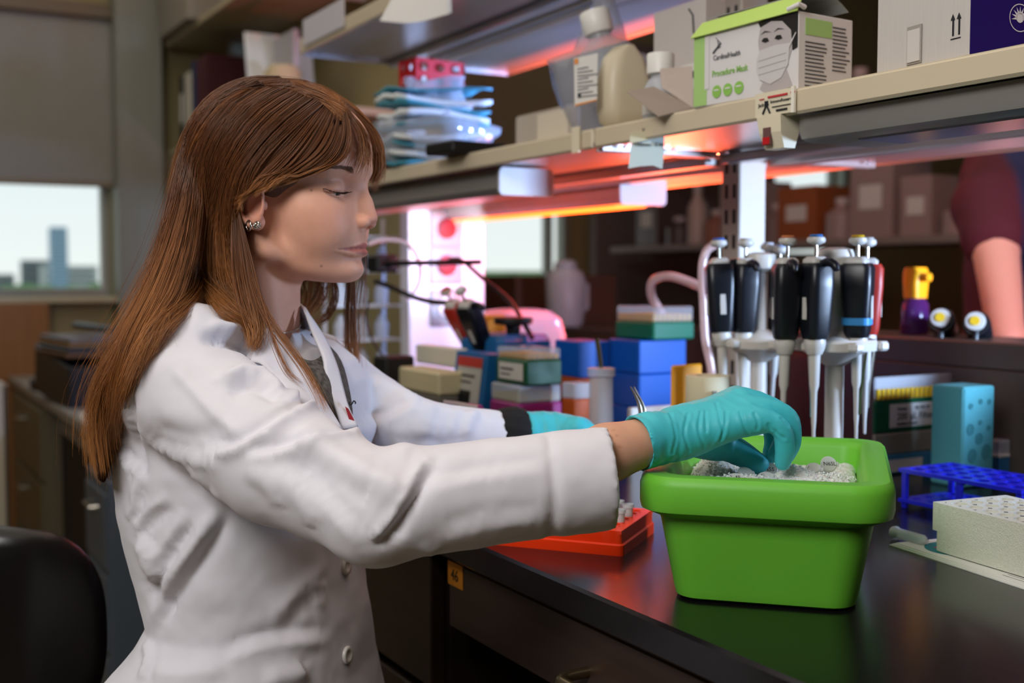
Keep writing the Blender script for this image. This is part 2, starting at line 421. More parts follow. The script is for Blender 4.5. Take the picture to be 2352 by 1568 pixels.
# ================================================================== implicit-surface modelling for the person
class Field:
    """signed distance on a grid; primitives are blended in, then meshed with surface nets"""
    def __init__(s, lo, hi, h, sym=None):
        s.lo = np.array(lo, np.float32); s.h = h
        s.n = np.ceil((np.array(hi)-np.array(lo))/h).astype(int)+1
        s.ax = [(s.lo[i]+h*np.arange(s.n[i])).astype(np.float32) for i in range(3)]
        s.F = np.full(s.n, 1e3, np.float32); s.sym = sym
    def sub(s, lo, hi):
        sl = []
        for i in range(3):
            a = int(np.clip(np.floor((lo[i]-s.lo[i])/s.h), 0, s.n[i])); b = int(np.clip(np.ceil((hi[i]-s.lo[i])/s.h)+1, 0, s.n[i])); sl.append(slice(a, b))
        if s.sym is not None: sl[s.sym] = slice(0, s.n[s.sym])
        g = np.meshgrid(*[s.ax[i][sl[i]] for i in range(3)], indexing='ij', sparse=True)
        if s.sym is not None: g[s.sym] = np.abs(g[s.sym])
        return tuple(sl), g
    def blend(s, sl, d, k, op):
        A = s.F[sl]
        if op == 'add':
            if k <= 0: s.F[sl] = np.minimum(A, d); return
            h = np.clip(.5+.5*(A-d)/k, 0, 1); s.F[sl] = A*(1-h)+d*h-k*h*(1-h)
        else:
            if k <= 0: s.F[sl] = np.maximum(A, -d); return
            h = np.clip(.5-.5*(A+d)/k, 0, 1); s.F[sl] = A*(1-h)-d*h+k*h*(1-h)
    def ell(s, c, r, k=0.0, op='add', R=None):
        m = max(r)+3*k+4*s.h
        sl, g = s.sub([c[i]-m for i in range(3)], [c[i]+m for i in range(3)])
        x, y, z = g[0]-c[0], g[1]-c[1], g[2]-c[2]
        if R is not None:
            x, y, z = (R[0][j]*x+R[1][j]*y+R[2][j]*z for j in range(3))
        q0 = np.sqrt((x/r[0])**2+(y/r[1])**2+(z/r[2])**2)+1e-6
        q1 = np.sqrt((x/r[0]**2)**2+(y/r[1]**2)**2+(z/r[2]**2)**2)+1e-9
        s.blend(sl, q0*(q0-1)/q1, k, op)
    def cap(s, a, b, ra, rb, k=0.0, op='add', fl=None):
        """tapered capsule; fl=(axis vector, factor) squashes it along that axis"""
        a = np.array(a, float); b = np.array(b, float); m = max(ra, rb)*(1.6 if fl else 1)+3*k+4*s.h
        sl, g = s.sub(np.minimum(a, b)-m, np.maximum(a, b)+m)
        v = b-a; L2 = v@v+1e-9
        x, y, z = g[0]-a[0], g[1]-a[1], g[2]-a[2]
        t = np.clip((x*v[0]+y*v[1]+z*v[2])/L2, 0, 1)
        x, y, z = x-t*v[0], y-t*v[1], z-t*v[2]
        if fl:
            n, q = np.array(fl[0], float), fl[1]; n = n/np.linalg.norm(n); w = x*n[0]+y*n[1]+z*n[2]
            x, y, z = x+n[0]*w*(1/q-1), y+n[1]*w*(1/q-1), z+n[2]*w*(1/q-1)
        s.blend(sl, np.sqrt(x*x+y*y+z*z)-(ra+(rb-ra)*t), k, op)
    def chain(s, pts, rs, k, kk=0.0, fl=None):
        """a limb: capsules through pts joined hard-ish, then blended as one"""
        for i in range(len(pts)-1): s.cap(pts[i], pts[i+1], rs[i], rs[i+1], k if i == 0 else max(kk, .6*k), fl=fl)
    def half(s, p, n, k=0.0):
        """cut away everything on the +n side of the plane through p"""
        n = np.array(n, float); n /= np.linalg.norm(n)
        g = np.meshgrid(*s.ax, indexing='ij', sparse=True)
        d = (g[0]-p[0])*n[0]+(g[1]-p[1])*n[1]+(g[2]-p[2])*n[2]
        s.F = np.maximum(s.F, d)
    def mesh(s, smooth=2):
        F = s.F; neg = F < 0; n = F.shape
        cnt = np.zeros([k-1 for k in n], np.int8)
        for dx in (0, 1):
            for dy in (0, 1):
                for dz in (0, 1): cnt += neg[dx:n[0]-1+dx, dy:n[1]-1+dy, dz:n[2]-1+dz]
        act = (cnt > 0) & (cnt < 8)
        ci = np.argwhere(act); idx = np.full(act.shape, -1, np.int64); idx[act] = np.arange(len(ci))
        acc = np.zeros((len(ci), 3)); num = np.zeros(len(ci))
        C = [(i, j, k) for i in (0, 1) for j in (0, 1) for k in (0, 1)]
        val = {c: F[ci[:, 0]+c[0], ci[:, 1]+c[1], ci[:, 2]+c[2]] for c in C}
        for p in C:
            for ax in range(3):
                if p[ax] == 0:
                    q = tuple(p[i]+(1 if i == ax else 0) for i in range(3)); a, b = val[p], val[q]
                    m = (a < 0) != (b < 0); t = a[m]/(a[m]-b[m]+1e-12)
                    pt = np.tile(np.array(p, float), (m.sum(), 1)); pt[:, ax] += t
                    acc[m] += pt; num[m] += 1
        V = (ci+acc/num[:, None])*s.h+s.lo
        Q = []
        for ax in range(3):
            u, v = [(1, 2), (2, 0), (0, 1)][ax]
            a = [slice(None)]*3; b = [slice(None)]*3; a[ax] = slice(0, n[ax]-1); b[ax] = slice(1, n[ax])
            for w_ in (u, v): a[w_] = slice(1, n[w_]-1); b[w_] = slice(1, n[w_]-1)
            A, B = neg[tuple(a)], neg[tuple(b)]; ch = A != B
            e = np.argwhere(ch); fl = A[ch]
            e[:, u] += 1; e[:, v] += 1
            def cell(du, dv):
                w_ = e.copy(); w_[:, u] -= du; w_[:, v] -= dv; return idx[w_[:, 0], w_[:, 1], w_[:, 2]]
            q = np.stack([cell(1, 1), cell(0, 1), cell(0, 0), cell(1, 0)], 1)
            q[~fl] = q[~fl][:, ::-1]; Q.append(q)
        Q = np.vstack(Q); Q = Q[(Q >= 0).all(1)]
        return relax(V, Q, smooth), Q
def edges_of(Q):
    E = np.vstack([Q[:, [0, 1]], Q[:, [1, 2]], Q[:, [2, 3]], Q[:, [3, 0]]]); E.sort(1); return np.unique(E, axis=0)
def relax(V, Q, it, f=0.5):
    if it <= 0: return V
    E = edges_of(Q); deg = np.bincount(E.ravel(), minlength=len(V)).astype(float)[:, None]; deg[deg == 0] = 1
    for _ in range(it):
        for w_ in (f, -f*1.02):
            S = np.zeros_like(V)
            for j in range(3): S[:, j] = np.bincount(E[:, 0], V[E[:, 1], j], len(V))+np.bincount(E[:, 1], V[E[:, 0], j], len(V))
            V = V+w_*(S/deg-V)
    return V
def vnormals(V, Q):
    fn = np.cross(V[Q[:, 2]]-V[Q[:, 0]], V[Q[:, 3]]-V[Q[:, 1]]); N = np.zeros_like(V)
    for j in range(4):
        for k in range(3): N[:, k] += np.bincount(Q[:, j], fn[:, k], len(V))
    return N/(np.linalg.norm(N, axis=1)[:, None]+1e-12)
def npmesh(name, V, Q, cols=None):
    me = bpy.data.meshes.new(name); nv, nq = len(V), len(Q); kk = Q.shape[1]
    me.vertices.add(nv); me.vertices.foreach_set('co', np.ascontiguousarray(V, np.float32).ravel())
    me.loops.add(nq*kk); me.loops.foreach_set('vertex_index', np.ascontiguousarray(Q, np.int32).ravel())
    me.polygons.add(nq); me.polygons.foreach_set('loop_start', (np.arange(nq)*kk).astype(np.int32))
    me.update(calc_edges=True); me.validate()
    if cols is not None:
        at_ = me.color_attributes.new('tint', 'FLOAT_COLOR', 'POINT')
        at_.data.foreach_set('color', np.hstack([cols, np.ones((nv, 1))]).astype(np.float32).ravel())
    me.shade_smooth()
    return me
def tint_mat(name, rough, bump=0.0, bscale=400, sss=0.0, spec=0.5, coat=0.0):
    m = mat(name, '#ffffff', rough, spec=spec, bump=bump, bscale=bscale, sss=sss, coat=coat)
    N = m.node_tree.nodes; vc = N.new('ShaderNodeVertexColor'); vc.layer_name = 'tint'
    m.node_tree.links.new(vc.outputs['Color'], N['Principled BSDF'].inputs['Base Color']); return m
def vnoise(Pn, sc, seed=0):
    """smooth value noise on points, range about -1..1"""
    p = Pn*sc+seed*17.13; i = np.floor(p).astype(np.int64); f = p-i; f = f*f*(3-2*f); out = np.zeros(len(p))
    for dx in (0, 1):
        for dy in (0, 1):
            for dz in (0, 1):
                h = ((i[:, 0]+dx)*73856093 ^ (i[:, 1]+dy)*19349663 ^ (i[:, 2]+dz)*83492791) & 0xffff
                h = (h*2654435761 >> 7) & 0xffff
                out += (h/32767.5-1)*np.where(dx, f[:, 0], 1-f[:, 0])*np.where(dy, f[:, 1], 1-f[:, 1])*np.where(dz, f[:, 2], 1-f[:, 2])
    return out
def lin(h): return np.array(srgb(h)[:3])

PERSON = thing('person', 'person in a white lab coat and teal gloves reaching into the ice bucket', 'person', tuple(P(560, 784, 1.28)*[1, 1, 0]))
def onto_person(o): o.parent = PERSON; o.matrix_parent_inverse = Matrix.Translation(-Vector(PERSON.location)); return o

# ------------------------------------------------------------------ head (local frame in millimetres: a forward, b up, c towards the camera)
HO = P(640, 400, 1.27)
rf = ray(640, 400); rf[2] = 0; rf /= np.linalg.norm(rf); rr = np.array([rf[1], -rf[0], 0])
psi, pitch = math.radians(22), math.radians(4)
fw = math.cos(psi)*rr-math.sin(psi)*rf; sd = -math.sin(psi)*rr-math.cos(psi)*rf; zz = np.array([0, 0, 1.0])
HA = fw*math.cos(pitch)-zz*math.sin(pitch); HB = zz*math.cos(pitch)+fw*math.sin(pitch); HC = sd
# the profile below was measured with the head upright; turn it back by the pitch about the head centre
cp, sp = math.cos(pitch), math.sin(pitch)
def hp(a, b, c=0.0): return (a*cp-b*sp, a*sp+b*cp, c)
def H2W(v): v = np.asarray(v, float)/1000; return HO+v[..., 0:1]*HA+v[..., 1:2]*HB+v[..., 2:3]*HC if v.ndim > 1 else HO+v[0]*HA+v[1]*HB+v[2]*HC
hd = Field((-104, -222, -104), (122, 104, 104), 1.3, sym=2)
hd.ell((0, 20, 0), (97, 75, 75))                                  # cranium
hd.ell((-22, 12, 0), (74, 72, 76), 12)                            # occiput
hd.ell(hp(62, 20), (40, 50, 60), 10)                              # forehead
hd.ell(hp(46, -40), (47, 62, 59), 14)                             # mid face
hd.ell(hp(44, -68), (44, 42, 50), 14)                             # lower face
hd.cap(hp(6, -80, 50), hp(66, -103, 14), 11, 11, 16)              # jaw
hd.cap(hp(2, -40, 56), hp(6, -80, 50), 13, 11, 16)
hd.ell(hp(44, -96), (40, 17, 36), 14)
hd.ell(hp(78, -102), (16, 14, 19), 10)                            # chin
hd.ell(hp(52, -42, 40), (28, 20, 21), 20)                         # cheekbone
hd.ell(hp(61, -62, 30), (26, 24, 23), 18)                         # cheek
hd.ell(hp(78, -71, 0), (18, 20, 26), 9)                           # muzzle
hd.cap(hp(93, 3, 6), hp(70, 3, 46), 9, 8, 9)                      # brow ridge
hd.ell(hp(95, -19, 34), (19, 11.5, 18), 9, 'cut')                 # eye socket
hd.cap(hp(90, -6), hp(97, -30), 6.3, 6.6, 8)                      # nose bridge
hd.cap(hp(96, -30), hp(102.5, -48), 6.6, 8.2, 5)
hd.ell(hp(92, -40, 0), (13, 15, 12), 7)
hd.ell(hp(95.5, -52.5, 11), (10.5, 7.2, 6.8), 4)                  # nostril wing
hd.cap(hp(87, -46, 16.5), hp(85, -58, 17.5), 1.8, 1.8, 4, 'cut')  # crease round the wing
hd.ell(hp(99.5, -60.5, 7.0), (7.0, 4.2, 3.6), 1.5, 'cut')             # nostril
hd.ell(hp(70.0, -18.5, 34.0), (14.2, 12.3, 15.5), 3.0)            # lids over the eye
def snap(x, y, off=0.0):
    """where the sight line of a photo pixel meets the head as built so far (local millimetres)"""
    o = (EYE-HO)*1000; r_ = ray(x, y); r_ = r_/np.linalg.norm(r_)
    o = np.array([o@HA, o@HB, o@HC]); r_ = np.array([r_@HA, r_@HB, r_@HC]); t = 1040.0
    for _ in range(260):
        p = o+r_*t; i = np.round((p-hd.lo)/hd.h).astype(int)
        v = hd.F[tuple(i)] if (i >= 0).all() and (i < hd.n).all() else 12.0
        if v < .25: break
        t += max(.3, min(v, 14)*.6)
    return o+r_*(t-off)
lid_u = np.array([snap(*q) for q in ((741, 433), (752, 436), (766, 441), (781, 443), (795, 440))])
lid_l = np.array([snap(*q) for q in ((746, 438), (757, 446), (770, 451), (784, 449))])
mouth = np.array([snap(*q) for q in ((778, 572), (790, 571.5), (803, 571.5), (816, 571), (826, 570))])
eo_ = np.array(hp(1, 0, .25))
for q0, q1 in zip(lid_u[:-1], lid_u[1:]): hd.cap(q0, q1, .9, .9, 1.0)                       # rim of the upper lid
for k in range(3):
    hd.cap((lid_u[k+1]+lid_l[k])/2+eo_*.2, (lid_u[k+2 if k < 2 else 3]+lid_l[k+1])/2+eo_*.2, 2.7, 3.0 if k < 2 else 2.0, .8, 'cut')
# lips
mp_ = [np.array(hp(95.5, -79.8, 0))]+[mouth[k] for k in (4, 3, 2, 1, 0)]
ru, rl_ = [4.2, 4.0, 3.6, 2.8, 1.9, 1.0], [5.2, 5.0, 4.6, 3.6, 2.2, 1.0]
for k in range(5):
    f0, f1 = k/5, (k+1)/5
    hd.cap(mp_[k]+np.array(hp(-3.2, 3.9-2.6*f0, 0)), mp_[k+1]+np.array(hp(-2.2, 3.9-2.6*f1, 0)), ru[k], ru[k+1], 2.5)
    hd.cap(mp_[k]+np.array(hp(-3.4, -4.6+3.2*f0, 0)), mp_[k+1]+np.array(hp(-2.6, -4.6+3.2*f1, 0)), rl_[k], rl_[k+1], 2.5)
for k in range(5): hd.cap(mp_[k]+np.array(hp(2.4, 0, 0)), mp_[k+1]+np.array(hp(.8, 0, .5)), .9, .8, 1.8, 'cut')
hd.ell(hp(100, -67, 0), (5, 6, 2.6), 4, 'cut')                    # philtrum
hd.ell(hp(101, -94.5, 0), (9, 4.5, 15), 6, 'cut')                 # hollow under the lip
# ear
re_ = Matrix.Rotation(math.radians(-24), 3, 'Y') @ Matrix.Rotation(math.radians(10), 3, 'Z')
EO = np.array((19.0, 1.0, -1))
def eo(a, b, c): return tuple(np.array((a, b, c), float)+EO)
hd.ell(eo(-16, -33, 75), (17.5, 29, 5.5), 3, R=[[re_[i][j] for j in range(3)] for i in range(3)])
hd.ell(eo(-11, -37, 82), (8.5, 13, 6.5), 3, 'cut')
hd.ell(eo(-15, -24, 82), (10, 8, 3.6), 3, 'cut')
ear = spline([eo(-4, -22, 76), eo(-8, -10, 77), eo(-18, -5, 79), eo(-28, -12, 81), eo(-32, -26, 82), eo(-30, -40, 81), eo(-23, -52, 79), eo(-14, -60, 76)], 22)
for q0, q1 in zip(ear[:-1], ear[1:]): hd.cap(q0, q1, 2.8, 2.8, 1.6)
hd.ell(eo(-9, -55, 75), (8.5, 9, 4.8), 3)                         # lobe
hd.ell(eo(-3, -38, 72), (3, 5, 3), 4)                             # tragus
# neck and throat
hd.cap((-19, -60, 0), (-25, -190, 0), 49, 50, 16)
hd.cap((-34, -95, 0), (-50, -215, 0), 52, 66, 18)
hd.ell((-28, -258, 0), (76, 74, 112), 22)
hd.cap((-4, -75, 44), (18, -195, 14), 9, 8, 14)                   # neck muscle
V, Q = hd.mesh(3)
keep = V[:, 1] > -219
# skin colouring that belongs to the skin: lips, blush, ear; only the mouth line is painted shade
inv = np.stack([V[:, 0]*cp+V[:, 1]*sp, -V[:, 0]*sp+V[:, 1]*cp, np.abs(V[:, 2])], 1)   # measured frame
def gs(c, r): return np.exp(-(((inv-np.array(c))/np.array(r))**2).sum(1))
base = np.tile(lin('#e4ab90'), (len(V), 1))
def tintin(base, w_, h): return base*(1-w_[:, None])+lin(h)*w_[:, None]
base = tintin(base, np.clip(.42*gs((68, -50, 42), (28, 20, 22)), 0, 1), '#d48a78')
base = tintin(base, np.clip(.5*gs((110, -50, 0), (14, 12, 14)), 0, 1), '#d08270')
base = tintin(base, np.clip(.6*gs((4, -40, 80), (26, 30, 12)), 0, 1), '#cf8570')
base = tintin(base, np.clip(.35*gs((80, -12, 32), (14, 9, 16)), 0, 1), '#c48f80')
def segd(p, a, b):
    a, b = np.array(a, float), np.array(b, float); v = b-a; t = np.clip(((p-a)@v)/(v@v), 0, 1); return np.linalg.norm(p-a-t[:, None]*v, axis=1)
VA = np.stack([V[:, 0], V[:, 1], np.abs(V[:, 2])], 1)
mfull = [mp_[0]]+mp_[1:]
ml = np.full(len(V), 1e3); gb = np.zeros(len(V)); ub = np.zeros(len(V)); upm = np.array(hp(0, 1, 0))
mfine = spline(mfull, 40)
for k in range(39):
    a_, b_ = mfine[k], mfine[k+1]; v_ = b_-a_; t_ = np.clip(((VA-a_)@v_)/(v_@v_), 0, 1); dd = VA-a_-t_[:, None]*v_
    n_ = np.linalg.norm(dd, axis=1); m_ = n_ < ml; ml[m_] = n_[m_]; gb[m_] = ((k+t_)/39)[m_]; ub[m_] = (dd@upm)[m_]
th = np.where(ub > 0, 6.2*(1-gb**1.3)+.2, 8.6*(1-gb**1.25))*(gb < .999)
lw = np.clip((th-ml*.95)/1.8, 0, 1)
base = tintin(base, .85*lw, '#b3625a')
base = tintin(base, .55*np.exp(-(ml/1.0)**2), '#6e3430')  # crease between the lips darkened, shade put into the colour
for mc in ((715, 437), (738, 611), (701, 656)):        # moles
    mm = np.linalg.norm(V-snap(*mc), axis=1); base = tintin(base, .75*np.exp(-(mm/1.3)**2), '#5f3a2c')
base *= (1+.025*vnoise(V, .22, 3))[:, None]
HV = H2W(V); HQ = Q; HCOL = base
tint_mat('skin', 0.50, bump=0.08, bscale=900, sss=0.12, spec=0.35)

# ------------------------------------------------------------------ eyes, lashes, brows
mat('eye_white', '#b9aca6', 0.12, spec=0.6)
mat('iris', '#2f3634', 0.15)
mat('lash', '#1c120e', 0.5)
mat('brow_hair', '#7a5238', 0.5)
def strands(name, paths, r0, m, parent=None, n=3, tip=0.2, cols=None):
    """many thin tapering tubes as one mesh; paths is (count, points, 3)"""
    Pth = np.asarray(paths, float); S, K, _ = Pth.shape
    T = np.gradient(Pth, axis=1); T /= np.linalg.norm(T, axis=2, keepdims=True)+1e-12
    ref = np.array([0.31, 0.52, 0.79]); A = np.cross(T, ref); A /= np.linalg.norm(A, axis=2, keepdims=True)+1e-12; B = np.cross(T, A)
    t = np.linspace(0, 1, K); rad = np.asarray(r0)*np.ones(S)
    rr_ = rad[:, None]*np.where(t < .75, 1, 1-(1-tip)*(t-.75)/.25)[None, :]
    V = np.stack([Pth+(A*math.cos(2*PI*k/n)+B*math.sin(2*PI*k/n))*rr_[..., None] for k in range(n)], 2)
    idx = np.arange(S*K*n).reshape(S, K, n); Q = []
    for k in range(n):
        k2 = (k+1) % n; Q.append(np.stack([idx[:, :-1, k], idx[:, :-1, k2], idx[:, 1:, k2], idx[:, 1:, k]], -1).reshape(-1, 4))
    c = None
    if cols is not None: c = np.repeat(np.asarray(cols), K*n, axis=0) if np.asarray(cols).ndim == 2 else np.repeat(np.asarray(cols).reshape(-1, 3), n, axis=0)
    return link(name, npmesh(name, V.reshape(-1, 3), np.vstack(Q), c), m, parent)
rs_ = np.random.RandomState(3)
lash_c = spline(lid_u[::-1], 60)
brow_c = spline([snap(*q) for q in ((812, 394), (800, 388), (786, 384), (768, 385))], 60)
for sgn in (1, -1):
    lash = []
    for u in np.linspace(0, 1, 46):
        q = lash_c[int(u*59)]+np.array(hp(.8, 0, .3))
        L_ = 7.0+2.5*u+rs_.rand()*1.5
        dv = np.array(hp(.85-.55*u, -.28+.05*rs_.randn(), .20+.75*u)); dv /= np.linalg.norm(dv)
        k = np.linspace(0, 1, 6)[:, None]
        pth = q+dv*L_*k+np.array(hp(0, 1, 0))*2.6*k**2+np.array([0, 0, 0.5*rs_.randn()])*k
        pth[:, 2] *= sgn; lash.append(pth)
    lashes = strands('eyelashes', H2W(np.array(lash).reshape(-1, 3)).reshape(len(lash), 6, 3), .00034, MATS['lash'])
    onto_person(lashes); lashes['kind'] = 'stuff'
for sgn in (1, -1):
    br = []
    for k in range(150):
        u = rs_.rand(); v = rs_.rand()-.5
        q = brow_c[int(u*59)]+np.array(hp(.3, 0, .1))
        q = q+np.array(hp(0, v*(7.5-4*u), 0))
        dv = np.array(hp(-.25-.5*u, .45-.6*u-.4*v, .75)); dv /= np.linalg.norm(dv)
        kk = np.linspace(0, 1, 4)[:, None]; pth = q+dv*(6+2*rs_.rand())*kk+np.array(hp(.9, 0, .3))*.7*(1-(2*kk-1)**2); pth[:, 2] *= sgn; br.append(pth)
    brows = strands('eyebrows', H2W(np.array(br).reshape(-1, 3)).reshape(len(br), 4, 3), .00020, MATS['brow_hair']); onto_person(brows); brows['kind'] = 'stuff'
for sgn in (1, -1):
    e = MB().lathe([(12.6*math.sin(PI*k/12)+1e-4, -12.6*math.cos(PI*k/12)) for k in range(13)], 20, cap=False)
    e.v = [tuple(H2W(np.array(hp(70.6, -18.5, 34.0*sgn))+np.array(v))) for v in e.v]
    ob = onto_person(e.build('eye', MATS['eye_white'], None, 60))
    e = MB(); cen = np.array(hp(70.6, -18.5, 34.0*sgn)); fwd_ = np.array(hp(.84, -.50, .10*sgn)); fwd_ /= np.linalg.norm(fwd_); up_ = np.cross(fwd_, (0, 0, 1)); rt_ = np.cross(up_, fwd_)
    rg_ = []
    for ang in (2, 10, 20, 27):
        s_, c_ = math.sin(math.radians(ang)), math.cos(math.radians(ang))
        rg_.append([tuple(H2W(cen+12.75*(fwd_*c_+(up_*math.cos(t)+rt_*math.sin(t))*s_))) for t in np.linspace(0, 2*PI, 20, endpoint=False)])
    ir = e.rings(rg_, cap1=False).build('iris', MATS['iris'], None, 60); onto_person(ir)
# ================================================================== lab coat
def snapf(fld, x, y, d0=0.75, d1=1.75, off=0.0):
    """where a photo sight line first meets a world-space field"""
    r_ = ray(x, y); t = d0
    for _ in range(400):
        p = EYE+r_*t; i = np.round((p-fld.lo)/fld.h).astype(int)
        v = fld.F[tuple(i)] if (i >= 0).all() and (i < fld.n).all() else .03
        if v < fld.h*.3: return EYE+r_*(t-off)
        t += max(fld.h*.25, min(v, .03)*.6)
        if t > d1: return None
    return None
trf = ray(560, 1100); trf[2] = 0; trf /= np.linalg.norm(trf); trr = np.array([trf[1], -trf[0], 0])
tps = math.radians(35)
FACE = math.cos(tps)*trr-math.sin(tps)*trf; SHL = math.sin(tps)*trr+math.cos(tps)*trf      # facing, towards the far shoulder
S_, M_, E_, C_ = P(418, 885, 1.16), P(640, 1058, 1.09), P(868, 1168, 1.03), P(1398, 1094, 1.055)
FS, FE, FC = P(752, 905, 1.42), P(925, 1000, 1.39), P(1158, 1006, 1.43)
levels = [(795, 588, 1.285, .115, .070), (830, 586, 1.285, .148, .090), (880, 584, 1.285, .162, .102), (960, 576, 1.285, .160, .112), (1050, 570, 1.28, .156, .116), (1150, 570, 1.28, .150, .115), (1250, 578, 1.28, .142, .108),
          (1330, 590, 1.28, .138, .103), (1400, 604, 1.28, .138, .100), (1460, 590, 1.28, .152, .108), (1530, 562, 1.28, .172, .122), (1650, 548, 1.28, .198, .14), (1800, 545, 1.28, .21, .15)]
LV = np.array([np.r_[P(x, y, d), hb, hd_] for y, x, d, hb, hd_ in levels])[::-1]      # z ascending
def torso(fld, shrink=0.0, k=0.03, zlo=.62, ztop=None):
    g = np.meshgrid(*fld.ax, indexing='ij', sparse=True); z = fld.ax[2]; zc = np.clip(z, LV[0, 2], LV[-1, 2])
    it = [np.interp(zc, LV[:, 2], LV[:, j]).astype(np.float32)[None, None, :] for j in (0, 1, 3, 4)]
    dx, dy = g[0]-it[0], g[1]-it[1]; u = dx*SHL[0]+dy*SHL[1]; v = dx*FACE[0]+dy*FACE[1]
    hb, hd_ = it[2]-shrink, it[3]-shrink
    q = (np.abs(u/hb)**2.3+np.abs(v/hd_)**2.3)**(1/2.3)
    d = (q-1)*np.minimum(hb, hd_)
    top = (z-LV[-1, 2])[None, None, :]; d = np.maximum(d, top*.8); d = np.maximum(d, (zlo-z)[None, None, :])
    fld.blend((slice(None),)*3, d.astype(np.float32), k, 'add')
lo_ = np.min([S_, M_, E_, C_, FS, FE, FC, LV[0, :3], LV[-1, :3]], 0)-[.2, .16, .12]; hi_ = np.max([S_, M_, E_, C_, FS, FE, FC, LV[-1, :3]], 0)+[.12, .2, .10]; lo_[2] = .615
ct = Field(lo_, hi_, .0036)
torso(ct)
ct.cap(P(585, 800, 1.285), P(432, 800, 1.175), .036, .048, .03)               # shoulder slopes
ct.cap(P(588, 805, 1.285), P(742, 860, 1.41), .036, .042, .03)
ct.cap(P(650, 745, 1.235), P(705, 838, 1.175), .032, .026, .01, 'cut')         # open neck
arm = Field(lo_, hi_, .0036)
arm.chain([P(412, 838, 1.168), S_, M_, E_], [.050, .062, .056, .0475], .02)
arm.chain([E_, C_], [.0480, .0455], .014)
arm.chain([FS, FE, FC], [.060, .047, .033], .02)
fa = (C_-E_)/np.linalg.norm(C_-E_); fa2 = (FC-FE)/np.linalg.norm(FC-FE)
arm.cap(C_-fa*.05, C_+fa*.1, .0370, .0405, 0, 'cut')                          # the open cuffs
arm.cap(FC-fa2*.03, FC+fa2*.1, .024, .026, 0, 'cut')
def cut_end(fld, p, n, R_):
    m = R_; sl, g = fld.sub(p-m, p+m); d = (g[0]-p[0])*n[0]+(g[1]-p[1])*n[1]+(g[2]-p[2])*n[2]
    fld.F[sl] = np.maximum(fld.F[sl], d)
cut_end(arm, C_, (fa+np.array([0, 0, -.06])), .16); cut_end(arm, FC, fa2, .12)
h_ = np.clip(.5+.5*(ct.F-arm.F)/.012, 0, 1); ct.F = ct.F*(1-h_)+arm.F*h_-.012*h_*(1-h_)
CV, CQ = ct.mesh(2)
CN = vnormals(CV, CQ)
# cloth folds: paths traced over the coat, raised or creased along the surface normal
def pathpts(px, n=40):
    pts = [snapf(ct, x, y) for x, y in spline(px, n)]
    return np.array([p for p in pts if p is not None])
def fold(px, w_, h_, kind='ridge', n=40, fade=True):
    global CV
    pts = pathpts(px, n)
    if len(pts) < 3: return
    lo, hi = pts.min(0)-3*w_, pts.max(0)+3*w_
    sel = np.where(((CV > lo) & (CV < hi)).all(1))[0]; best = np.full(len(sel), 1e9); sg = np.zeros(len(sel)); fr = np.zeros(len(sel))
    for i in range(len(pts)-1):
        a, b = pts[i], pts[i+1]; v = b-a; L2 = v@v+1e-12; t = np.clip(((CV[sel]-a)@v)/L2, 0, 1); dd = CV[sel]-a-t[:, None]*v
        n_ = np.linalg.norm(dd, axis=1); m = n_ < best; best[m] = n_[m]
        cr = np.cross(np.broadcast_to(v/math.sqrt(L2), dd.shape), CN[sel]); sg[m] = (dd*cr).sum(1)[m]; fr[m] = ((i+t)/(len(pts)-1))[m]
    f = np.exp(-(best/w_)**2)
    if fade: f *= np.clip(np.sin(PI*np.clip(fr, 0, 1))*1.8, 0, 1)
    if kind == 'step': f *= np.clip(sg/w_*1.6, -1, 1)
    CV[sel] += CN[sel]*(h_*f)[:, None]
# sleeve
fold([(470, 742), (560, 765), (630, 815), (668, 880), (690, 925)], .008, .011)
fold([(455, 775), (540, 782), (610, 830), (650, 890)], .009, -.010)
fold([(500, 880), (555, 855), (610, 866), (650, 912)], .008, .010)
fold([(520, 905), (570, 885), (615, 895), (640, 925)], .008, -.007)
fold([(455, 1028), (540, 1022), (620, 975), (700, 925), (790, 895)], .009, .010, 'step')
fold([(560, 1042), (650, 1030), (740, 1005), (830, 975)], .009, .010, 'step')
fold([(330, 1010), (420, 1045), (520, 1050)], .012, .005, 'step')
fold([(340, 980), (430, 1000), (530, 985)], .010, -.005)
fold([(672, 985), (760, 1048), (860, 1105), (955, 1142)], .013, .010)
fold([(690, 1030), (780, 1090), (880, 1140)], .016, -.006)
fold([(560, 1060), (640, 1105), (700, 1160), (730, 1215)], .010, .005)
fold([(640, 1060), (720, 1120), (790, 1190), (850, 1240)], .012, .004, 'step')
fold([(1000, 1040), (962, 1105), (930, 1160), (893, 1215), (850, 1250)], .008, .010, 'step')
fold([(905, 1215), (950, 1255), (1010, 1275)], .008, .004)
fold([(970, 1115), (1100, 1085), (1260, 1065)], .012, .003, 'step')
fold([(1000, 1225), (1120, 1195), (1260, 1175)], .014, .003, 'step')
fold([(1262, 1000), (1270, 1070), (1275, 1150), (1268, 1240)], .005, -.0035, fade=False)
fold([(800, 985), (880, 1000), (950, 1045)], .012, .006)
fold([(392, 830), (440, 890), (500, 955), (570, 1020)], .006, .0035)
fold([(430, 1080), (470, 1110), (520, 1170)], .008, .004)
fold([(560, 1075), (620, 1120), (650, 1170)], .008, .003)
# shoulder seam and back
fold([(298, 900), (300, 960), (318, 1040), (330, 1105)], .006, -.006)
fold([(270, 1030), (300, 1065), (330, 1075)], .010, .007, 'step')
fold([(320, 1110), (308, 1170), (300, 1200)], .008, .006, 'step')
